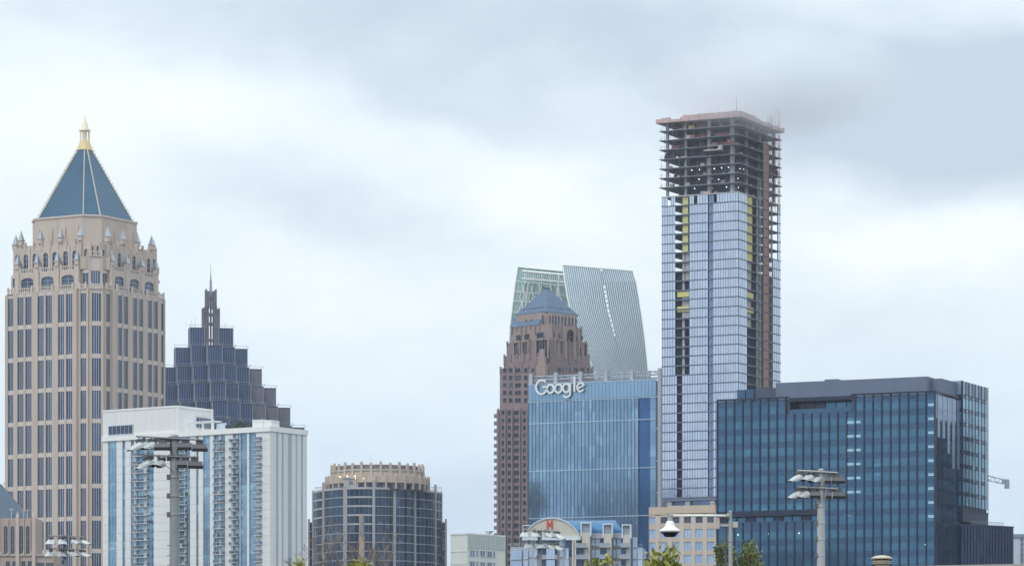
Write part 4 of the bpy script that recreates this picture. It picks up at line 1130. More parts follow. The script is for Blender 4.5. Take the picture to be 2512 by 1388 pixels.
    for k in range(-5, NF-5):
        fs.put('hoist_bay', QM.setdefault('h', M().box(0, ub-ua, -.5, 0, .3, P-.2, 0).box(-.1, ub-ua+.1, -.6, 0, 0, .3, 1).box(-.1, .1, -.6, 0, .3, P, 1).box(ub-ua-.1, ub-ua+.1, -.6, 0, .3, P, 1).mesh('hoist_bay', [brn, stl])), u=ua, out=.35, z=zf(k)+.01)
    redm = mat('red_mast', (.55, .22, .18), .6)
    def lattice(name, f, px, w, z0, z1, out, mm, step=1.7):
        m = M(); u = f.u(px, out)
        for x, y in ((-w, -w), (w, -w), (w, w), (-w, w)): m.tube((x, y, z0), (x, y, z1), .1, n=4)
        z = z0; i = 0
        while z < z1-step:
            s_ = 1 if i % 2 else -1
            m.tube((-w*s_, -w, z), (w*s_, -w, z+step), .07, n=3); m.tube((-w, -w, z), (w, -w, z), .07, n=3); m.tube((w, -w*s_, z), (w, w*s_, z+step), .07, n=3); z += step; i += 1
        f.put(name, m, mm, u=u, out=out)
    lattice('hoist_mast', fs, 1888.5, .65, 60, zf(-8)+4, 1.4, stl); lattice('hoist_mast', fs, 1862.5, .45, 60, zf(-2), 1.2, conc)
    lattice('edge_mast', fs, 1906, .8, zf(1), zf(-8)+7.5, .9, redm, 1.6)
    # lower recess and legs
    part('podium_glass', M().prism(rect(UL+3, -1.2, 1.5, UR-2), 0, zb-1.1), r, gd)
    for px in (1641, 1686, 1747, 1800): ff.put('column', M().box(-.9, .9, -.9, .9, 0, zb-1.1).mesh('column', conc), u=ff.u(px), out=-1.1)
    # work lights
    pts = [(1697, 418), (1716, 416), (1752, 414), (1770, 412), (1787, 411), (1815, 414), (1824, 415), (1715, 440), (1746, 438), (1763, 440), (1810, 438), (1704, 463), (1746, 462), (1782, 459), (1811, 460)]
    for px, y in pts:
        f = ff if px < 1800 else fs; u = f.u(px, -3.2)
        f.put('work_light', QM.setdefault('wl', M().lathe([(.02, -.22), (.22, 0), (.02, .22)], 6).mesh('work_light', wl)), u=u, out=-3.2, z=f.z(y, u, -3.2))
    pan.done()
QM = {}
construction_tower()

# ================================================================== 10  beige block
def beige_block():
    D = 1080
    r = thing('beige_block', 'beige office block with square windows below the unfinished tower', 'building', (wx_(1755, D), D, 0), R(-14))
    bg = mat('beige_precast', (.55, .45, .36), .85, var=.06, scale=.4, bump=.08); bp_ = mat('beige_pier', (.56, .50, .44), .85, var=.06, scale=.4)
    gl = glass('curtained_glass', (.30, .42, .62), (.48, .58, .74), .5, .2, streak=.6); dk = glass('vent_glass', (.06, .07, .11), (.12, .12, .18), .3, .4); fr = mat('beige_frame', (.38, .42, .5), .6)
    ff, fs = F(r, 0, 0, 0), F(r, 0, 0, R(90))
    UL = ff.u(1592); u1 = ff.u(1637); zt = ff.z(1238, 0)
    part('core', M().prism(rect(UL+.3, -.05, .5, 25), 0, zt-1), r, bp_)
    part('parapet', M().box(u1, 0, -.25, .6, ff.z(1257, 0), zt), r, bg); part('parapet', M().box(UL, u1, -.15, .6, ff.z(1262, UL), ff.z(1243.5, UL)), r, bg)
    part('parapet', M().box(-.3, .15, .6, 25, ff.z(1257, 0), zt), r, bg)
    cols = [(1592.5, 1608), (1620.5, 1638), (1649, 1667), (1677.5, 1695.5), (1706, 1724), (1734.5, 1751.5)]
    E = [UL]+[x for a, b in cols for x in (ff.u(a), ff.u(b))]+[0]
    E[1] = UL+.12
    zr = [(ff.z(1281.5+31.7*i if i == 0 else 1285.5+31.7*i, 0), ff.z(1265.5 if i == 0 else 1264+31.7*i, 0)) for i in range(8)]
    for i in range(0, len(E), 2): part('pier', M().box(E[i], E[i+1], -.1, .55, 0, ff.z(1262, 0)), r, bp_)
    zz = [ff.z(1257, 0)]
    for a, b in zr: zz += [b, a]
    for j, (a, b) in enumerate(cols):
        ua, ub = E[2*j+1], E[2*j+2]
        for i, (z0, z1) in enumerate(zr):
            part('window', pane_m(ub-ua, z1-z0, .1, 1 if i or j == 0 else 0, 0, .1, .09)(), r, [dk if (i == 0 and j) else gl, fr], loc=(ua, .35, z0))
            part('spandrel', M().box(ua, ub, -.04, .5, z1, zz[2*i]), r, bg)
    part('side_balcony', M().box(-.05, 1.4, -.6, 1.0, ff.z(1296, 0), ff.z(1277, 0)), r, bg)
beige_block()

# ================================================================== 11  dark blue glass block
def blue_block():
    D = 900
    r = thing('dark_blue_block', 'wide dark blue glass office block with slate rooftop screens', 'building', (wx_(2294, D), D, 0), R(-25))
    gl = glass('teal_glass', (.045, .125, .215), (.075, .19, .29), .7, .13, lit=.02, litcol=(.10, .30, .42), streak=.14, wob=.25)
    spg = glass('spandrel_glass', (.042, .095, .175), (.055, .12, .205), .6, .18, streak=.06); fin = mat('black_fin', (.008, .02, .055), .4, .1)
    sl = mat('slate_screen', (.13, .16, .235), .55, .15, var=.06, scale=.3); sld = mat('slate_dark', (.06, .08, .13), .5, .15)
    side = glass('side_glass', (.06, .13, .24), (.14, .26, .40), .85, .05, lit=.12, litcol=(.2, .42, .55), streak=.2); wht = glass('side_panel', (.22, .28, .40), (.30, .37, .49), .4, .3, streak=.1)
    litg = glass('bright_room_glass', (.08, .22, .34), (.26, .46, .58), .5, .12, streak=.3)
    dk = glass('ink_glass', (.004, .012, .05), (.012, .04, .10), .25, .15, streak=.3); fr = mat('thin_rail', (.25, .32, .4), .5, .3); litm = mat('ceiling_light', (.40, .62, .72), emit=.12)
    lamp = mat('downlight', (1, 1, 1), emit=2.5)
    ff, fs = F(r, 0, 0, 0), F(r, 0, 0, R(90))
    UL = ff.u(1760); zt = ff.z(961, 0); dep = fs.u(2354); P = 3.32
    ta, tb = ff.u(1936), ff.u(2089); sa, sb = UL-.5, ff.u(2005)
    near = lambda v: min((zt-.5-P*i for i in range(40)), key=lambda q: abs(q-v))
    zter0, zter1 = zt-.5, near(ff.z(1009, -22)); zs1 = near(ff.z(1264, -40)); zs0 = zs1-2.35
    part('core', M().prism(rect(UL+.2, ta, .35, dep), zs1, zt-.3).prism(rect(ta, tb, 4, dep), zter1, zt-.8).prism(rect(ta, tb, .35, dep), zs1, zter1-.1).prism(rect(tb, -.35, .35, dep), 0, zt-.3), r, sld)
    part('core', M().prism(rect(UL+.2, sb, 2.6, dep), zs0, zs1).prism(rect(UL+.2, tb, .35, dep), 0, zs0), r, sld)
    n = 25; w = -UL/n; z = zt-.5; zl = []
    while z > 30: zl.append(z); z -= P
    pan = Pieces(r, 'pane', [gl, fin]); spn = Pieces(r, 'spandrel', [spg, fin]); finp = Pieces(r, 'fin', fin)
    for i in range(n):
        u = UL+w*i; um = u+w/2
        interm = ta < um < tb; low = sa < um < sb
        for k, z in enumerate(zl):
            zb = z-P
            if interm and zb > zter1-.1: 
                continue
            if low and abs(z-zs1) < .1: 
                spn.add('l', lambda: M().box(.16, w-.16, 0, .3, .02, P-2.45, 0), ff, u, .02, zb)
                continue
            pan.add('v', lambda: M().box(.16, w-.16, 0, .3, .05, 2.0, 0), ff, u, .02, zb)
            spn.add('s', lambda: M().box(.16, w-.16, 0, .3, 2.05, P-.02, 0), ff, u, .02, zb)
    for i in range(n+1):
        u = UL+w*i
        segs = [(30, zt)]
        if ta+.5 < u < tb-.5: segs = [(30, zter1)]
        if sa < u < sb-.5: segs = [(30, zs0)]+[(zs1, segs[0][1])]
        for a, b in segs: finp.add(r3(b-a), lambda: M().box(-.17, .17, -.28, .3, 0, b-a), ff, u, .02, a)
    ff.put('wall_base', M().box(UL, 0, .32, .36, 0, 30), gl)
    # coping, terrace notch, slot
    ff.put('coping', M().box(UL-.1, ta, -.35, .3, 0, .35).box(tb, .1, -.35, .3, 0, .35), fin, z=zt)
    for a, b in ((2, 0), (5, 0), (15.5, 0), (19.5, 0), (22, 0)):
        ff.put('header_line', M().box(0, w, -.1, 0, 0, .14), fin, u=UL+w*int(a), out=.05, z=zt-1.0)
    ff.put('terrace_soffit', M().box(ta, tb, .0, 4, 0, .9), fin, z=zt-.9+.0)
    nn = 6
    for i in range(nn):
        ww = (tb-ta)/nn; ff.put('terrace_pane', M().box(.1, ww-.1, 0, .2, 0, zter0-zter1-.2).box(-.1, .1, -.1, .2, 0, zter0-zter1-.2, 1), [dk if i < 3 else gl, fin], u=ta+ww*i, out=-3.6, z=zter1)
    ff.put('terrace_rail', M().box(ta, tb, -.03, .03, 0, 1.15), spg, out=.0, z=zter1-.1)
    ff.put('slot_soffit', M().box(UL-.1, sb, -.25, 3.2, 0, 1.3), fin, z=zs1-.9)
    for i in range(11):
        ww = (sb-sa)/11; ff.put('slot_pane', M().box(.1, ww-.3, 0, .2, 0, 1.9), gl if i % 3 else dk, u=sa+ww*i, out=-2.4, z=zs0)
    ff.put('slot_ledge', M().box(UL, sb, -.3, .3, -.12, .1), spg, z=zs0)
    # lit ceilings seen in columns of windows
    for px, y0, step, cnt, ww in ((2087, 1038, 34.2, 6, 1.9), (2284, 995, 34.2, 9, 1.4)):
        for k in range(cnt):
            u = ff.u(px); ff.put('lit_ceiling', QN.setdefault(('l', ww), M().box(-ww/2, ww/2, -.02, .02, 0, .28).box(-ww/2, ww/2, -.02, .02, .36, .55).mesh('lit_ceiling', litm)), u=u, out=.08, z=ff.z(y0+step*k, u))
            if px == 2087: ff.put('lit_ceiling', QN[('l', ww)], u=ff.u(2102), out=.08, z=ff.z(y0+step*k, u))
    for px, y in ((1811, 1311), (1886, 1309), (1961, 1307), (2271, 1335)):
        u = ff.u(px); ff.put('downlight', QN.setdefault('d', M().lathe([(.02, -.15), (.15, 0), (.02, .15)], 6).mesh('downlight', lamp)), u=u, out=.2, z=ff.z(y, u))
    # side wall
    nb = 5; ws = dep/nb
    m = 0
    zs = []
    for k, z in enumerate(zl):
        zb = z-P
        for i in range(nb):
            fs.put('side_window', QN.setdefault('sw', M().box(.06, ws*.42, 0, .3, .03, P-.03, 0).mesh('side_window', side)), u=ws*i, out=.02, z=zb)
            if k < 3+(i*2)//3: fs.put('side_panel', QN.setdefault('sp', M().box(ws*.46, ws*.96, 0, .3, .03, P-.03, 0).mesh('side_panel', wht)), u=ws*i, out=.08, z=zb)
            else: fs.put('side_panel', QN.setdefault('sp2', M().box(ws*.46, ws*.96, 0, .3, .03, P-.03, 0).mesh('side_panel', side)), u=ws*i, out=.08, z=zb)  # pale panels above, dark below: edge of the dark reflection put into the colour
    fs.put('coping', M().box(-.1, dep, -.3, .3, 0, .35), fin, z=zt)
    # rear wing: taller, stepping out at the right, ends above a terrace
    f2 = F(r, 0, 0, 0)
    # its near corner lies where the slab's side ends
    x0 = fs.u(2350); wx0 = .7
    rw = F(r, 0, dep, 0)
    ub = rw.u(2361)
    fw, fws = F(r, 0, dep, 0), F(r, ub, dep, R(90))
    L2 = fws.u(2423); zt2 = fw.z(933, ub); zb2 = fw.z(1273, ub)
    part('wing_core', M().prism(rect(-8, ub-.3, dep+.3, dep+L2), zb2, zt2-.2), r, sld)
    part('wing_soffit', M().box(-8, ub+.1, dep-.1, dep+L2+.1, zb2-.5, zb2+2.6), r, fin)
    zz = zt2-3.3; k = 0
    fw.put('wing_screen', M().box(-3.0, ub, 0, .25, zz, zt2), wht, out=.02)
    m_ = 8; wv = L2/m_
    for i in range(m_):
        fws.put('wing_screen', M().box(.08+wv*i, wv*(i+1)-.08, 0, .25, zz+.1, zt2-.1).mesh('wing_screen', wht if i % 2 == 0 else spg), out=.02)
    while zz-P > zb2+2:
        zz -= P
        fw.put('wing_window', QN.setdefault('ww0', M().box(.1, ub-.12, 0, .25, .05, 2.5, 0).box(.1, ub-.12, 0, .25, 2.6, P, 1).mesh('wing_window', [side, dk])), u=0, out=.02, z=zz)
        for i in range(m_):
            kind = 'a' if i % 2 else 'b'
            fws.put('wing_window', QN.setdefault(('ww', kind), M().box(.07, wv-.07, 0, .25, .05, 2.35, 0 if kind == 'a' else 2).box(.07, wv-.07, 0, .25, 2.4, P-.02, 1).mesh('wing_window', [litg, side, gl] if kind == 'a' else [side, dk, litg])), u=wv*i, out=.02, z=zz)
    fws.put('wing_corner', M().box(-.12, .12, -.1, .3, zb2, zt2), fin)
    for i in range(0, m_+1): fws.put('wing_fin', QN.setdefault('wf', M().box(-.10, .10, -.06, 0, zb2+2, zt2).mesh('wing_fin', fin)), u=wv*i, out=.1)
    # recessed level under the wing and the low dark block
    part('undercroft', M().prism(rect(-6, ub-2.5, dep+1.5, dep+L2-3), 30, zb2), r, gl)
    lo = F(r, ub-.1, dep-1.0, R(62-0))
    L3 = lo.u(2486); z3 = lo.z(1287, 0)
    part('low_block', M().prism([lo.pt(0), lo.pt(L3), lo.pt(L3, -14), lo.pt(0, -14)], 0, z3), r, dk)
    nl = 17; wl = L3/nl
    for k in range(5):
        for i in range(nl): 
            lo.put('low_pane', QN.setdefault(('lp', (i+k*2) % 3), M().box(.12, wl-.12, -.05, .2, .06, 3.3).mesh('low_pane', [gl, dk, dk][(i+k*2) % 3] if (i > 8 and k < 2) else dk)), u=wl*i, out=.1, z=z3-3.4*(k+1)-.25)
    lo.put('coping', M().box(-.05, L3+.05, -.2, .3, 0, .3), fin, z=z3)
    m = M()
    for i in range(26): x = L3*(.3+.62*i/25); m.box(x-.03, x+.03, 2.0, 2.06, z3, z3+1.2)
    m.box(L3*.3, L3*.92, 2, 2.06, z3+1.15, z3+1.25); m.box(L3*.3, L3*.92, 2, 2.06, z3+.1, z3+.2)
    lo.put('terrace_rail', m, fr)
    # rooftop screens
    def scr(a, b, y, dy, m_, name='roof_screen', yb=None, back=10):
        f = F(r, 0, dy, 0); ua, ub_ = f.u(a), f.u(b); f.put(name, M().box(ua, ub_, 0, back, 0, f.z(y, (ua+ub_)/2)-zt+.4), m_, z=zt-.4)
    scr(1903, 2275, 931, 3.2, sl, back=9)
    scr(1851, 1903, 952, 4.2, sld, back=6); scr(1830, 1849, 954, 3.6, spg, 'roof_box', back=2); scr(1808, 1828, 956, 3.6, spg, 'roof_box', back=2)
    f = F(r, 0, 3.2, 0); ue = f.u(2275)
    f = F(r, 0, 0, 0)
    part('roof_screen', M().box(ue-3, -.6, 6.5, dep+6, zt-.3, rw.z(938, 0)), r, sl)
    for px, y in ((2235, 915), (2240, 919), (2252, 920)):
        u = F(r, 0, 6, 0).u(px); part('roof_aerial', M().tube((u, 6, zt), (u, 6, wz_(y, D)), .05, n=4).tube((u-.3, 6, wz_(y, D)-.2), (u+.3, 6, wz_(y, D)-.2), .05, n=4), r, fr)
    part('roof_hatch', M().box(F(r, 0, 8, 0).u(2030), F(r, 0, 8, 0).u(2062), 6, 10, zt+2, ff.z(928, -25)+.5), r, sl)
    for q in (pan, spn, finp): q.done()
QN = {}
blue_block()

def neighbour():
    r = thing('neighbour_tower', 'dark tower beyond the right edge, seen only as a reflection in the side glass', 'building', (150, 955, 0), R(-25))
    w = mat('neighbour_wall', (.05, .06, .09), .8); g_ = glass('neighbour_glass', (.02, .04, .09), (.10, .16, .26), .5, .2, streak=.4); fr = mat('neighbour_frame', (.2, .22, .25), .6)
    part('wall', M().box(0, 26, 0, 22, 0, 84).box(3, 20, 4, 22, 84, 88), r, w)
    f = F(r, 0, 22, R(-90)); me = pane_m(2.2, 2.3, .15, 1, 0, .1, .1)().mesh('window', [g_, fr])
    f2 = F(r, 0, 0, 0)
    for k in range(23):
        for i in range(6): f.put('window', me, u=1+i*3.5, z=3+3.5*k)
        for i in range(7): f2.put('window', me, u=1+i*3.6, z=3+3.5*k)
neighbour()

# ================================================================== 12  arched building with red letter
def arch_building():
    D = 850
    r = thing('arched_building', 'apartment building with cream arched gable bearing a red M and blue roof', 'building', (wx_(1424, D), D, 0), R(-6))
    cr_ = mat('cream_stucco', (.56, .53, .45), .85, var=.06, scale=.5); gy = mat('grey_stucco', (.40, .43, .50), .85, var=.08, scale=.4); bl = mat('blue_metal_roof', (.045, .165, .32), .45, .3, var=.12, scale=.5, stretch=(2, 1, .3), col2=(.055, .19, .36))
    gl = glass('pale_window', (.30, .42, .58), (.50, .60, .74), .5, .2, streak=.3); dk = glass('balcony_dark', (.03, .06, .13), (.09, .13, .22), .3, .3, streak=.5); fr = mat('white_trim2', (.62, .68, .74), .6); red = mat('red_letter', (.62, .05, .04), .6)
    rail = mat('grey_rail', (.30, .34, .40), .6)
    ff = F(r, 0, 0, 0); fb = F(r, 0, 5, 0)
    zb = ff.z(1311, 0); U = ff.u
    a, b, mid = U(1285), U(1421), U(1354); zt = ff.z(1271, mid)
    n = 24; P = []
    for i in range(n+1):
        t = -1+2*i/n; P.append((a+(b-a)*(t+1)/2, zb+(zt-zb)*(math.sqrt(1.9**2-(t*1.45)**2)-math.sqrt(1.9**2-1.45**2))/(1.9-math.sqrt(1.9**2-1.45**2))))
    m = M(); e = M(); rf = M()
    for (x0, z0), (x1, z1) in zip(P, P[1:]):
        m.hexa([(x0, 0, zb-1), (x1, 0, zb-1), (x1, .6, zb-1), (x0, .6, zb-1), (x0, 0, z0), (x1, 0, z1), (x1, .6, z1), (x0, .6, z0)])
        e.hexa([(x0, -.25, z0), (x1, -.25, z1), (x1, .8, z1), (x0, .8, z0), (x0, -.25, z0+.28), (x1, -.25, z1+.28), (x1, .8, z1+.28), (x0, .8, z0+.28)])
    part('gable', m, r, cr_); part('gable_rim', e, r, fr)
    lx, lz, lw, lh = U(1342), ff.z(1297, mid), U(1356)-U(1342), ff.z(1274, mid)-ff.z(1297, mid)
    m = M().stroke([(lx+.14, lz), (lx+.14, lz+lh)], .30, .2).stroke([(lx+lw-.14, lz), (lx+lw-.14, lz+lh)], .30, .2)
    m.stroke([(lx+.14, lz+lh-.1), (lx+lw/2, lz+lh*.32)], .26, .16).stroke([(lx+lw/2, lz+lh*.32), (lx+lw-.14, lz+lh-.1)], .26, .16)
    part('letter', m, r, red, loc=(0, -.04, 0))
    # blue barrel roof running to the right behind the chimneys
    x1 = fb.u(1531); zr0, zr1 = fb.z(1304, 4), fb.z(1273, 4)
    m = M(); K = 9
    for i in range(K):
        t0, t1 = i/K, (i+1)/K; g0, g1 = math.sin(t0*math.pi/2), math.sin(t1*math.pi/2); y0, y1 = 2.5+7*(1-math.cos(t0*math.pi/2)), 2.5+7*(1-math.cos(t1*math.pi/2))
        m.quad((mid, y0, zr0+(zr1-zr0)*g0), (x1-(x1-U(1500))*g0*.9, y0, zr0+(zr1-zr0)*g0), (x1-(x1-U(1500))*g1*.9, y1, zr0+(zr1-zr0)*g1), (mid, y1, zr0+(zr1-zr0)*g1))
    m.quad((mid, 2.5, zr0-.3), (x1, 2.5, zr0-.3), (x1, 20, zr0-.3), (mid, 20, zr0-.3)); m.box(mid, x1+.2, 2.2, 2.6, zr0-.45, zr0)
    m.hexa([(mid, 9.5, zr0), (U(1500), 9.5, zr0), (U(1500), 20, zr0), (mid, 20, zr0), (mid, 9.5, zr1), (U(1500)-.2, 9.5, zr1), (U(1500)-.2, 20, zr1), (mid, 20, zr1)])
    part('roof', m, r, bl)
    # body
    part('wall', M().box(U(1285), b-.1, .6, 20, 0, zb-1).box(b-.1, x1-.3, 3, 20, 0, zr0-.5), r, gy)
    part('fascia', M().box(b-.2, x1+.3, 1.8, 2.6, zr0-1.6, zr0-.45), r, mat('mauve_fascia', (.40, .40, .46), .8))
    # chimney towers with open heads
    for c0, c1, y in ((1427, 1447, 1281), (1481, 1500, 1284), (1528, 1545, 1286)):
        xa, xb = U(c0), U(c1); z1 = ff.z(y, xa)
        ch = part('chimney_tower', M().box(xa, xb, .2, 2.4, 0, z1-2.2), r, cr_)
        part('chimney_head', M().box(xa-.25, xa, .0, 2.5, z1-3, z1-.2).box(xb, xb+.25, 0, 2.5, z1-3, z1-.2).box(xa-.3, xb+.3, -.05, 2.6, z1-.2, z1+.08), ch, fr)
        part('chimney_grille', M().box(xa, xb, .5, 2.2, z1-2.2, z1-.35), ch, rail)
    P0 = 2.55
    # right range: windows and deep dark balconies by storey
    z0 = ff.z(1314, 5)
    for k in range(5):
        z = z0-P0*(k+1)
        for c0, c1 in ((1450, 1461), (1463, 1474), (1502, 1512), (1515, 1525)):
            xa, xb = fb.u(c0), fb.u(c1); part('window', pane_m(xb-xa, 1.75, .08, 1, 1, .06, .07)(), r, [gl, fr], loc=(xa, 2.98, z+.5))
        for c0, c1 in ((1474, 1482), (1526, 1530), (1420, 1427)):
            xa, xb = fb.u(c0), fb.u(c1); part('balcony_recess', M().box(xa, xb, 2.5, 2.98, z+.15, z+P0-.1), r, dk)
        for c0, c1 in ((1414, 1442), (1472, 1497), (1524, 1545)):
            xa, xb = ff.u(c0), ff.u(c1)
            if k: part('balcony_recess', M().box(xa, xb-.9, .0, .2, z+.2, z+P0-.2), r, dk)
            part('balcony', M().box(xa-.1, xb, -1.0, .2, z+.0, z+.16, 0).box(xa-.1, xb, -1.0, -.95, z+.16, z+1.0, 1), r, [gy, rail])
        part('floor_line', M().box(b, x1, 2.85, 3, z-.02, z+.18), r, rail)
        for c0, c1 in ((1297, 1306), (1309, 1317), (1372, 1380), (1383, 1389)):
            xa, xb = U(c0), U(c1); part('window', pane_m(xb-xa, 1.75, .08, 1, 1, .06, .07)(), r, [gl, fr], loc=(xa, .58, z+.5))
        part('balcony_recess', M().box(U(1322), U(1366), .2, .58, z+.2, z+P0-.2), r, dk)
        part('balcony', M().box(U(1320), U(1368), -.8, .6, z, z+.16, 0).box(U(1320), U(1368), -.8, -.75, z+.16, z+1, 1), r, [gy, rail])
        # outer wings of pale glass bays
        for c0, c1, dd in ((1253, 1280, 2.2), (1285, 1295, .3), (1341, 1361, -.6), (1388, 1395, -.2), (1553, 1563, 3.2), (1565, 1575, 1.8)):
            if k == 0 and c0 != 1553: continue
            f = F(r, 0, dd, 0); xa, xb = f.u(c0), f.u(c1)
            part('bay_window', pane_m(xb-xa, P0-.25, .3, 1 if c1-c0 > 12 else 0, 0, .08, .1)(), r, [gl, fr], loc=(xa, dd, z+.1))
    for c0, c1, y, dd in ((1252, 1286, 1340, 2.4), (1552, 1576, 1343, 3.5)):
        f = F(r, 0, dd, 0); part('wing', M().box(f.u(c0), f.u(c1), dd, 16, 0, f.z(y, 0)), r, gy)
        m = M()
        for i in range(10): x = f.u(c0+(c1-c0)*i/9); m.box(x-.03, x+.03, dd+.1, dd+.16, f.z(y, 0), f.z(y-9, 0))
        m.box(f.u(c0), f.u(c1), dd+.1, dd+.16, f.z(y-9, 0)-.08, f.z(y-9, 0)); part('railing', m, r, rail)
    part('corner_frame', M().box(U(1281), U(1299), 1.0, 1.2, ff.z(1285, 0)-.2, ff.z(1285, 0)).box(U(1281), U(1282.3), 1.0, 1.2, ff.z(1311, 0), ff.z(1285, 0)), r, fr)
    part('eave', M().box(a-.3, b+.3, -.35, .8, zb-1.15, zb-.35), r, fr)
    for c0 in (1404, 1410): part('porch_column', M().box(U(c0), U(c0+4), -.9, -.3, 0, zb-1.1), r, cr_)
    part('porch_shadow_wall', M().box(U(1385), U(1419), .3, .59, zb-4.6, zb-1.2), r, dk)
arch_building()

# ================================================================== 13  gothic corner building, low left
def gothic_building():
    D = 1250
    r = thing('gothic_building', 'tan stone building with pointed windows and steep dark teal roof', 'building', (wx_(0, D), D, 0), R(-4))
    st = mat('tan_stone', (.43, .335, .29), .85, var=.1, scale=.3, bump=.1); gl = glass('gothic_glass', (.012, .04, .06), (.05, .10, .13), .4, .2); mul = mat('gothic_mullion', (.2, .22, .24), .6)
    rf = mat('teal_roof', (.035, .075, .125), .5, .2, var=.12, scale=.5, stretch=(1, 1, .3)); tr = mat('stone_trim', (.52, .44, .40), .85)
    ff = F(r, 0, 0, 0); U = ff.u; zt = ff.z(1270, 0); zl = ff.z(1360, 0)
    xl, xr = U(-70), U(84)
    part('wall', M().box(xl, xr, .3, 14, 0, zt), r, st); part('wall', M().box(xr, U(131), .5, 14, 0, ff.z(1362, 0)), r, st)
    part('roof', M().frustum(rect(xl-.2, U(60), .8, 13), zt, rect(U(-22), U(-8), 6, 8), ff.z(1183, 0)), r, rf)
    for px in (-43, -7, 43, 83):
        part('buttress', M().box(U(px)-.55, U(px)+.55, -.5, .3, 0, zt+.3).frustum(rect(U(px)-.6, U(px)+.6, -.55, .35), zt+.3, rect(U(px)-.05, U(px)+.05, -.1, 0), zt+2.1), r, tr)
    ap = arch_panel(1.95, 11.0, .35, 1.6, 8.2, .4, point=1.1).mesh('pointed_window', [st, gl, mul])
    for px in (-35, -19, 7, 23.5, 45, 61): part('pointed_window', ap, r, loc=(U(px), .3, ff.z(1356, 0)))
    ap2 = pane_m(1.3, 4, .1, 1, 0, .1, .1)().mesh('window', [gl, mul])
    for px in (-30, -18, 14, 30, 52, 68): part('window', ap2, r, loc=(U(px), .28, ff.z(1375, 0)-4))
    for px in (89, 98, 112, 122): part('window', ap2, r, loc=(U(px), .48, ff.z(1379, 0)-4))
    part('string_course', M().box(xl, U(131), -.15, .5, zl-.3, zl+.1), r, tr)
    for px in (2, 20, 39, 58, 76): part('crocket', M().frustum(rect(U(px)-.3, U(px)+.3, -.4, .2), zl+.1, rect(U(px)-.03, U(px)+.03, -.1, 0), zl+1.5), r, tr)
    vt = mat('vent_steel', (.45, .47, .48), .5)
    for px, y in ((28, 1249), (58, 1251), (67, 1251)): part('roof_vent', M().box(U(px)-.12, U(px)+.12, -.1, .14, zt-.2, ff.z(y, 0)).box(U(px)-.8, U(px)+.8, -.1, .14, ff.z(y, 0), ff.z(y, 0)+.2), r, vt)
    part('finial', M().cyl(U(0), 7, ff.z(1184, 0), ff.z(1178, 0), .3, .1, 6), r, tr)
gothic_building()

# ================================================================== 14  far pale block at the right edge and the crane
def far_block():
    D = 1320
    r = thing('far_block', 'distant pale grey concrete building at the right edge of the view', 'building', (wx_(2487, D), D, 0), R(-3))
    w = mat('pale_concrete', (.50, .55, .60), .9, var=.08, scale=.3); d = mat('grey_cap', (.2, .26, .32), .8); gl = glass('far_glass', (.05, .1, .16), (.1, .18, .26), .4, .3); fr = mat('far_frame', (.35, .4, .45), .7)
    ff = F(r, 0, 0, 0); U = ff.u; zt = ff.z(1312, 0)
    part('wall', M().box(0, U(2560), 0, 25, 0, zt-.8), r, w); part('cap', M().box(-.3, U(2562), -.4, 25, zt-.8, zt), r, d); part('cap', M().box(0, U(2560), 1, 24, zt, zt+.5), r, d)
    wm = pane_m(1.0, 1.8, .1, 1, 0, .1, .1)().mesh('window', [gl, fr])
    for k in range(5):
        for px in (2503, 2515, 2527, 2539): part('window', wm, r, loc=(U(px), -.02, ff.z(1328+13*k, 0)))
far_block()

def crane():
    D = 1300
    r = thing('tower_crane', 'grey crane boom with hanging counterweight showing behind the dark blue block', 'crane', (wx_(2395, D), D, 0), 0)
    st = mat('crane_steel', (.30, .36, .42), .6, .2); cw = mat('counterweight', (.27, .30, .36), .8)
    X = lambda px: wx_(px, D)-r.location.x; Z = lambda y: wz_(y, D)
    m = M(); a, b = X(2380), X(2462); w = .75
    def zt(x): return Z(1166)+(x-X(2424))*(Z(1176)-Z(1166))/(X(2462)-X(2424))
    for dz, y in ((0, -w), (0, w), (-1.9, -w), (-1.9, w)): m.tube((a, y, zt(a)+dz), (b, y, zt(b)+dz+(.5 if dz else 0)), .13, n=4)
    x = a; i = 0
    while x < b-1.3:
        for y in (-w, w): m.tube((x, y, zt(x)-(1.9 if i % 2 else 0)), (x+1.3, y, zt(x)-(0 if i % 2 else 1.8)), .08, n=3)
        m.tube((x, -w, zt(x)), (x, w, zt(x)), .08, n=3); x += 1.3; i += 1
    part('boom', m, r, st)
    part('counterweight', M().box(X(2465), X(2475.5), -1.0, 1.0, Z(1197), Z(1178)), r, cw)
    part('machinery', M().box(X(2458), X(2474), -.8, .8, Z(1184), Z(1175)).tube((X(2459), 0, Z(1176)), (X(2464), 0, Z(1171)), .12, n=4), r, cw)
    m = M()
    for x, y in ((-.9, -.9), (.9, -.9), (.9, .9), (-.9, .9)): m.tube((x-2.8, y, 0), (x-2.8, y, Z(1160)), .15, n=4)
    z = 0; i = 0
    while z < Z(1170): s_ = 1 if i % 2 else -1; m.tube((-2.8-.9*s_, -.9, z), (-2.8+.9*s_, -.9, z+2), .08, n=3); z += 2; i += 1
    part('mast', m, r, st)
crane()

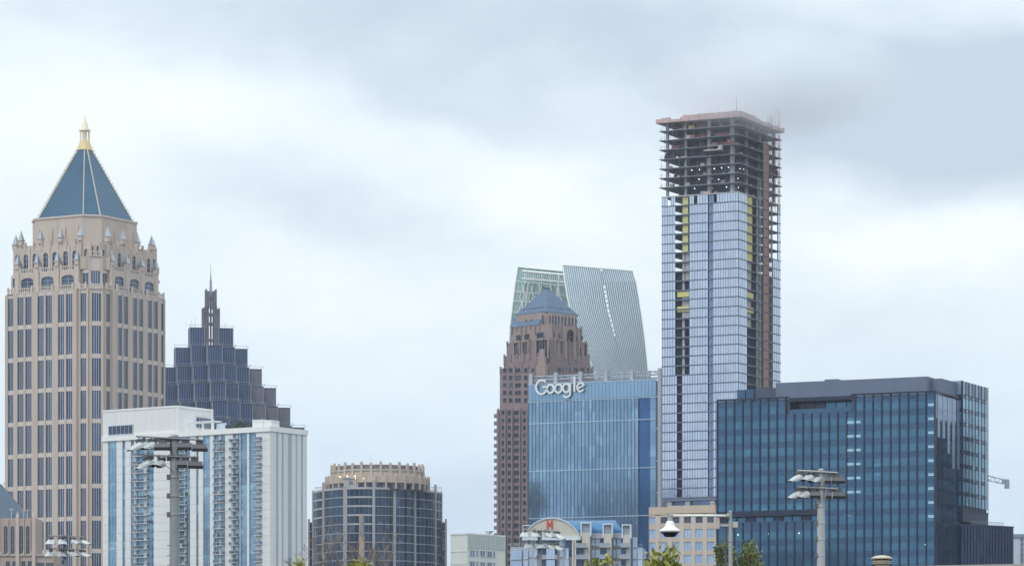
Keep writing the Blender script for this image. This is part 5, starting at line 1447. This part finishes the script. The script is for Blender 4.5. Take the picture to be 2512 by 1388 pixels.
# ================================================================== floodlight masts
GAL = mat('galvanised_steel', (.27, .29, .30), .5, .35, var=.12, scale=1.5, stretch=(1, 1, .3)); GALL = mat('galvanised_light', (.46, .46, .45), .5, .3, var=.1, scale=2)
HOOD = mat('lamp_hood', (.50, .53, .53), .38, .3, var=.08, scale=3); HIN = mat('lamp_hood_inside', (.012, .012, .016), .7); BAL = mat('ballast_grey', (.13, .13, .135), .7); LENS = mat('lamp_lens', (.35, .37, .38), .1, .2)
def hood_mesh():
    """reflector bowl with a wide visor over the beam, pointing along +x; its underside is black"""
    m = M(); n = 12
    def rg(x, ry, rz, a0=0, a1=360, k=n): return [(x, ry*math.cos(R(a0+(a1-a0)*i/k)), rz*math.sin(R(a0+(a1-a0)*i/k))) for i in range(k+1)]
    prof = [(-.30, .08, .08), (-.24, .22, .18), (-.10, .36, .24), (.0, .41, .25)]
    for (xa, ra, qa), (xb, rb, qb) in zip(prof, prof[1:]):
        A, B = rg(xa, ra, qa), rg(xb, rb, qb)
        for i in range(n): m.quad(A[i], A[i+1], B[i+1], B[i], 0)
    b = len(m.v); m.v += rg(-.30, .08, .08)[:-1]; m.f.append(tuple(range(b, b+n))); m.m.append(0)
    b = len(m.v); m.v += rg(-.02, .40, .24)[:-1]; m.f.append(tuple(range(b, b+n))); m.m.append(1)
    for mi, e in ((0, 0), (1, -.02)):
        K = 8; prev = None
        for x, ry, rz in ((0, .41, .25), (.35, .42, .18), (.72, .40, .07)):
            A = rg(x, ry+e, rz+e, -10 if x < .1 else 0, 190 if x < .1 else 180, K)
            if prev:
                for i in range(K): m.quad(prev[i], A[i], A[i+1], prev[i+1], mi)
            prev = A
        for sg in (1, -1): m.quad((0, sg*(.41+e), -.03), (.72, sg*(.40+e), .0), (.40, sg*(.41+e), -.12), (0, sg*(.38+e), -.20), mi)
    m.box(-.10, .10, -.05, .05, .22, .42, 3)
    return m
HM = hood_mesh().mesh('hood', [HOOD, HIN, LENS, BAL])
def box_light():
    m = M(); m.hexa([(-.42, -.30, -.02), (.42, -.30, -.02), (.42, .34, .06), (-.42, .34, .06), (-.40, -.22, .22), (.40, -.22, .22), (.40, .28, .24), (-.40, .28, .24)], 0)
    m.hexa([(-.44, -.32, -.20), (.44, -.32, -.20), (.44, .20, -.04), (-.44, .20, -.04), (-.44, -.32, -.02), (.44, -.32, -.02), (.44, .34, .06), (-.44, .34, .06)], 1)
    m.box(-.09, .09, -.05, .08, .22, .40, 0); m.box(-.46, -.43, -.30, .2, -.18, .2, 2); return m
HM2 = box_light().mesh('box_light', [mat('fixture_grey', (.12, .12, .13), .5, .2), HIN, HOOD])
BMX = M().box(-.2, .2, -.14, .14, -.12, .12).mesh('ballast', BAL)
def flood_mast(label, px, ytop, D, rad, arms, fix, steps=True, light=False, bands=5, group='floodlight masts'):
    x0 = wx_(px, D); zt = wz_(ytop, D); mm = GALL if light else GAL
    r = thing('floodlight_mast', label, 'floodlight mast', (x0, D, 0), 0, group)
    s = (px-CX)/FX
    part('pole', M().lathe([(rad*1.5, 0), (rad*1.25, zt*.45), (rad*1.05, zt-3), (rad*1.0, zt-.15), (rad*.85, zt-.02), (rad*.3, zt+.03)], 16), r, mm, smooth=False)
    X = lambda p: (p-px)/FX*D; Z = lambda y: wz_(y, D)
    for i in range(bands):
        z = zt-.35-i*1.05
        part('pole_band', M().lathe([(rad*1.12, z), (rad*1.16, z+.03), (rad*1.16, z+.10), (rad*1.12, z+.13)], 16), r, mm)
        part('band_clamp', M().box(-rad*1.7, -rad*1.0, -.16, .10, z-.06, z+.22), r, BAL)
    if steps:
        for i in range(10): part('climbing_step', M().tube((-rad*1.0, -.05, zt-6.2-i*.55), (-rad*1.65, -.05, zt-6.2-i*.55), .03, n=4), r, BAL)
    for (pa, ya, pb, yb, oy) in arms:
        part('cross_arm', M().tube((X(pa), oy, Z(ya)), (X(pb), oy, Z(yb)), .05, n=6), r, mm)
        part('arm_bracket', M().box(-rad*1.25, rad*1.25, -rad*1.2, rad*1.2, Z((ya+yb)/2)-.10, Z((ya+yb)/2)+.10), r, BAL)
        part('conduit', M().tube((X(pa)*.55, oy+.05, Z(ya)-.05), (0, oy+.1, Z(ya)-1.0), .025, n=4), r, BAL)
    for (fx, fy, yaw, tilt, sc) in fix:
        bx_ = D < 300 and 258 < yaw < 310; o = bpy.data.objects.new('floodlight', HM2 if bx_ else HM); COL.objects.link(o); o.parent = r
        o.location = (X(fx), -rad*.6, Z(fy)); o.rotation_euler = (0, R(tilt) if not bx_ else 0, R(yaw) if not bx_ else R((yaw-270)*.6)); o.scale = (sc,)*3
        b = bpy.data.objects.new('ballast', BMX); COL.objects.link(b); b.parent = o; b.location = (-.30, 0, .22) if not bx_ else (0, 0, .36)
        part('hanger', M().tube((X(fx), -rad*.6, Z(fy)+.3*sc), (X(fx), -rad*.6, Z(fy)+.56*sc), .045, n=5), r, mm)
S1 = .95
flood_mast('tallest floodlight mast, standing in front of the white apartment tower', 428, 1066, 215, .25,
           [(335, 1071, 500, 1080, -.35), (350, 1117, 480, 1122, -.35)],
           [(342, 1094, 205, 25, S1), (372, 1093, 215, 18, S1), (400, 1097, 268, 6, 1.05), (455, 1097, 275, 6, 1.0), (490, 1100, 285, 4, 1.0),
            (362, 1138, 203, 28, S1), (392, 1138, 240, 12, S1), (455, 1140, 275, 6, 1.0), (478, 1142, 292, 6, 1.0)])
flood_mast('floodlight mast with pale round cap, standing in front of the dark blue block', 2014, 1150, 245, .235,
           [(1955, 1154, 2054, 1160, -.35), (1955, 1194, 2054, 1199, -.35)],
           [(1958, 1172, 200, 22, .95), (1985, 1172, 220, 16, .95), (2004, 1176, 225, 20, .8), (2037, 1179, 275, 5, 1.0), (2053, 1179, 285, 5, 1.0),
            (1957, 1213, 196, 22, 1.0), (1976, 1213, 212, 16, 1.05), (1995, 1215, 262, 6, 1.0), (2040, 1216, 278, 5, 1.05), (2054, 1216, 300, 5, 1.05)], light=True, bands=7)
flood_mast('small floodlight mast in front of the spired stone tower', 160, 1312, 340, .17,
           [(118, 1313, 206, 1316, -.3), (118, 1345, 206, 1348, -.3)],
           [(126, 1328, 262, 24, 1.0), (152, 1328, 285, 24, 1.0), (182, 1328, 325, 20, .9), (206, 1329, 342, 20, .9),
            (124, 1358, 262, 24, 1.0), (150, 1358, 290, 24, 1.0), (178, 1358, 320, 20, .95), (206, 1359, 340, 20, .95)], steps=False)
flood_mast('small floodlight mast in front of the arched gable building', 1324, 1300, 340, .17,
           [(1292, 1300, 1368, 1303, -.3), (1294, 1330, 1366, 1333, -.3)],
           [(1288, 1310, 262, 24, 1.0), (1312, 1310, 280, 24, 1.0), (1344, 1311, 320, 22, 1.0), (1368, 1314, 335, 26, 1.0),
            (1298, 1338, 262, 24, 1.0), (1322, 1338, 290, 24, 1.0), (1350, 1340, 325, 24, .9), (1366, 1342, 335, 26, .9)], steps=False)

# ================================================================== white street lamp
def street_lamp():
    D = 105; px = 1792
    r = thing('street_lamp', 'grey street lamp post with long white arm and bell shaped white lamp', 'street lamp', (wx_(px, D), D, 0), 0)
    wht = mat('lamp_white', (.85, .84, .78), .45, var=.03); gr = mat('post_grey', (.36, .38, .37), .55, .2, var=.1, scale=4); blk = mat('lamp_glass_dark', (.02, .02, .025), .3); dk = mat('dark_collar', (.1, .1, .11), .6)
    X = lambda p: (p-px)/FX*D; Z = lambda y: wz_(y, D)
    part('post', M().lathe([(.075, 0), (.055, Z(1328)-.02)], 14).lathe([(.058, Z(1328)), (.042, Z(1256)), (.05, Z(1254)), (.03, Z(1252))], 14), r, gr)
    part('rear_post', M().cyl(-.125, .09, 0, Z(1262), .025, n=8), r, dk)
    part('arm', M().tube((X(1789), -.02, Z(1264.5)), (X(1649), -.02, Z(1263.5)), .036, .03, n=12), r, wht, smooth=True)
    part('arm_collar', M().tube((X(1784), -.02, Z(1264.5)), (X(1787.5), -.02, Z(1264.5)), .085, n=14), r, gr)
    part('arm_end', M().tube((X(1650), -.02, Z(1263.5)), (X(1639), -.02, Z(1263.5)), .038, n=10).cyl(X(1643.5), -.02, Z(1276), Z(1264), .05, .036, 10), r, gr)
    c = X(1643.5); z = Z(1277)
    k = D/FX
    la = part('lamp_shade', M().lathe([(6*k, -.0), (8.5*k, -1*k), (10.5*k, -7*k), (13*k, -14*k), (14*k, -15*k), (18*k, -18*k), (25.5*k, -22.5*k), (26.8*k, -25*k), (25*k, -27.5*k), (22*k, -28.3*k), (2*k, -26*k)], 28, c, -.02), r, wht, smooth=True)
    la.location.z = z
    p = part('lens', M().lathe([(22*k, -28.6*k), (20.5*k, -30.5*k), (16.5*k, -33*k), (15*k, -37*k), (11*k, -39*k), (2*k, -39.5*k)], 24, c, -.02), r, blk, smooth=True); p.location.z = z
    part('bracket_box', M().box(X(1797), X(1810), -.05, .1, Z(1293), Z(1279)), r, mat('box_beige', (.5, .46, .42), .8))
    part('bracket_box', M().box(X(1757), X(1765), -.02, .12, Z(1296), Z(1278)).box(X(1764), X(1790), .04, .06, Z(1290), Z(1284)), r, mat('box_pale', (.52, .46, .45), .8))
street_lamp()

def wood_pole():
    D = 205; px = 887
    r = thing('utility_pole', 'bare wooden utility pole rising among leafless branches', 'pole', (wx_(px, D), D, 0), 0)
    w = mat('weathered_wood', (.42, .33, .26), .9, var=.25, scale=4, stretch=(3, 3, .15), bump=.4); t = mat('grey_wood', (.30, .29, .28), .9, var=.2, scale=4, stretch=(3, 3, .15), bump=.4)
    zb = wz_(1315, D); zt = wz_(1261, D)
    part('pole', M().lathe([(.2, 0), (.155, zb-.01)], 12), r, w); part('pole_top', M().lathe([(.145, zb), (.14, zt-.1), (.1, zt)], 12), r, t)
wood_pole()

# ================================================================== roof edge and vent cap, lower right
def near_roof():
    D = 70
    r = thing('near_roof', 'brown roof edge of a near low building at the lower right corner', 'roof', (wx_(2300, D), D, 0), 0)
    br = mat('brown_flashing', (.20, .15, .10), .7, var=.15, scale=3); wl = mat('stucco', (.35, .32, .28), .9); ed = mat('pale_flashing', (.40, .37, .33), .6)
    a = F(r, 0, 0, R(-22)); x0 = a.u(2150); L = a.u(2640); z = a.z(1387.5, a.u(2305))
    a.put('roof_slab', M().box(x0, L, 0, 6, -.35, -.03), br, z=z); a.put('edge_trim', M().box(x0-.01, L, -.03, .25, -.03, .012), ed, z=z); a.put('wall', M().box(x0+.2, L-.2, .3, 6, -z, -.35), wl, z=z)
near_roof()
def vent_cap():
    D = 92; px = 2163
    r = thing('roof_vent', 'rounded beige chimney vent with domed cap and louvre rings', 'vent', (wx_(px, D), D, 0), 0)
    m_ = mat('vent_beige', (.58, .50, .40), .6, .1, var=.1, scale=5); d = mat('vent_gap', (.10, .07, .05), .8)
    k = D/FX; z = wz_(1361, D)
    o = part('cap', M().lathe([(2*k, 0), (10*k, -.8*k), (20*k, -3*k), (26.5*k, -7*k), (26*k, -9.5*k), (22*k, -10*k), (2*k, -9.5*k)], 28), r, m_, smooth=True); o.location.z = z
    for i in range(2): part('louvre', M().lathe([(20*k, z-(13.5+4.5*i)*k), (24.5*k, z-(15+4.5*i)*k), (24.5*k, z-(16.5+4.5*i)*k), (19*k, z-(15.5+4.5*i)*k)], 24), r, m_)
    part('throat', M().cyl(0, 0, z-24*k, z-9.8*k, 18*k, n=20), r, d)
    part('flue', M().lathe([(20*k, z-21.5*k), (17*k, z-24*k), (16.5*k, z-24.5*k), (16.5*k, 3.0)], 20), r, m_)
    part('flue_base', M().box(-.5, .5, -.5, .5, 0, 3.0), r, mat('stucco2', (.35, .32, .28), .9))
vent_cap()

# ================================================================== trees and shrubs along the bottom
LEAF = [mat('leaf_olive', (.14, .17, .025), .6, var=.5, scale=1.2, stretch=(1, 1, 1), col2=(.24, .25, .04)), mat('leaf_green', (.085, .12, .04), .6, var=.5, scale=1.2, stretch=(1, 1, 1), col2=(.22, .25, .08)), mat('leaf_yellow', (.22, .24, .03), .6, var=.5, scale=1.5, stretch=(1, 1, 1), col2=(.34, .34, .06))]
BARK = mat('bark', (.16, .12, .09), .9, var=.3, scale=6); TWIG = mat('pale_twig', (.22, .18, .15), .9, var=.3, scale=3)
def leafy(name, label, px, ytop, D, w, leaf=0, n=420, ls=.11, ybot=1440, shape=1.0, group=None, tilt=0):
    rnd = random.Random(px*7+ytop); k = D/FX
    r = thing(name, label, 'tree', (wx_(px, D), D, 0), 0, group); zt = wz_(ytop, D); zb = wz_(ybot, D); hw = w*k
    part('trunk', M().tube((0, 0, 0), (rnd.uniform(-.1, .1), 0, zb+(zt-zb)*.3), .09, .035, n=7), r, BARK)
    br = M(); lv = M(); H = zt-zb
    for i in range(int(10+w*.5)):
        t = rnd.random(); x = rnd.uniform(-1, 1)*hw; y = rnd.uniform(-1, 1)*hw*.8
        top = zb+H*(1-.75*abs(x/hw)**1.6*shape)*rnd.uniform(.72, 1.0)
        base = Vector((x*.25, y*.25, zb-.3)); tip = Vector((x, y, top)); br.tube(base, tip, .018, .006, n=4)
        nl = int(n/(10+w*.5))
        for j in range(nl):
            f = 1-rnd.random()**1.4*.75 if j > 4 else 1.0; p = base.lerp(tip, f)+Vector((rnd.gauss(0, .5), rnd.gauss(0, .5), rnd.gauss(0, .35)))*ls*1.4
            d = Vector((rnd.uniform(-1, 1), rnd.uniform(-1, 1), rnd.uniform(-.1, 1.4))).normalized(); s_ = d.orthogonal(); s_.rotate(Matrix.Rotation(rnd.uniform(0, 6.28), 3, d)); s_.normalize()
            ll = ls*rnd.uniform(.7, 1.35); q = s_*ll*.23; mm = d*ll*.5; nrm = d.cross(s_)*ll*.1
            lv.quad(p, p+mm+q-nrm, p+d*ll-nrm*2.4, p+mm-q-nrm)
    part('branches', br, r, BARK, kind='stuff'); part('crown', lv, r, LEAF[leaf], kind='stuff')
    return r
leafy('magnolia_tree', 'olive green broadleaf treetop in front of the beige block', 1633, 1352, 75, 34, 0, 520, .15, shape=1.0)
leafy('bamboo_clump', 'feathery green treetop immediately left of the lamp post', 1776, 1318, 110, 22, 1, 900, .10, shape=.6, group='feathery trees by the lamp post')
leafy('bamboo_clump', 'feathery green treetop immediately right of the lamp post', 1838, 1326, 110, 40, 1, 1500, .10, shape=.8, group='feathery trees by the lamp post')
leafy('shrub', 'yellow green leafy treetop at the foot of the wooden pole', 882, 1374, 130, 30, 2, 420, .14, shape=.5)
leafy('shrub', 'small green treetop at the foot of the white apartment tower', 735, 1376, 130, 14, 2, 160, .13, shape=.6)
leafy('treetop', 'small sparse olive treetop below the arched gable building', 1462, 1372, 100, 20, 0, 130, .13)
leafy('treetop', 'sparse autumn tinted treetop between arched building and beige block', 1492, 1364, 96, 14, 2, 110, .12)
leafy('treetop', 'tiny leafy tip below the unfinished tower and beige block edge', 1600, 1380, 90, 26, 0, 140, .12)
def bare(label, px, ytop, D, lean, n=5, seed=1, spread=.35):
    rnd = random.Random(seed); r = thing('bare_tree', label, 'tree', (wx_(px, D), D, 0), 0, 'leafless trees along the bottom')
    zt = wz_(ytop, D); z0 = wz_(1440, D); tr = M(); tw = M()
    tr.tube((0, 0, 0), (0, 0, z0), .12, .07, n=7)
    def grow(p, d, ln, rad, dep):
        q = p+d*ln; tw.tube(p, q, rad, rad*.7, n=4)
        if dep == 0: return
        for i in range(2 if dep > 1 else 3):
            dd = (d+Vector((rnd.gauss(0, spread), rnd.gauss(0, spread), rnd.uniform(-.05, .35)))).normalized(); grow(p.lerp(q, rnd.uniform(.5, 1)), dd, ln*rnd.uniform(.55, .85), rad*.62, dep-1)
    for i in range(n):
        d = Vector((lean+rnd.gauss(0, .28), rnd.gauss(0, .2), 1)).normalized(); grow(Vector((0, 0, z0)), d, (zt-z0)*rnd.uniform(.35, .55), .035, 3)
    part('trunk', tr, r, BARK); part('branches', tw, r, TWIG, kind='stuff')
bare('leafless tree with pale forked twigs in front of the crowned tower, left side', 792, 1290, 160, .02, 6, 3)
bare('leafless tree with thin twigs directly left of the wooden pole', 862, 1296, 165, -.05, 5, 8)
bare('leafless tree with thin twigs directly right of the wooden pole', 908, 1290, 165, .1, 5, 11)
bare('low leafless tree below the right half of the crowned tower', 940, 1335, 165, .05, 4, 15)
bare('low leafless tree at the foot of the white apartment tower', 724, 1345, 165, -.05, 3, 21)
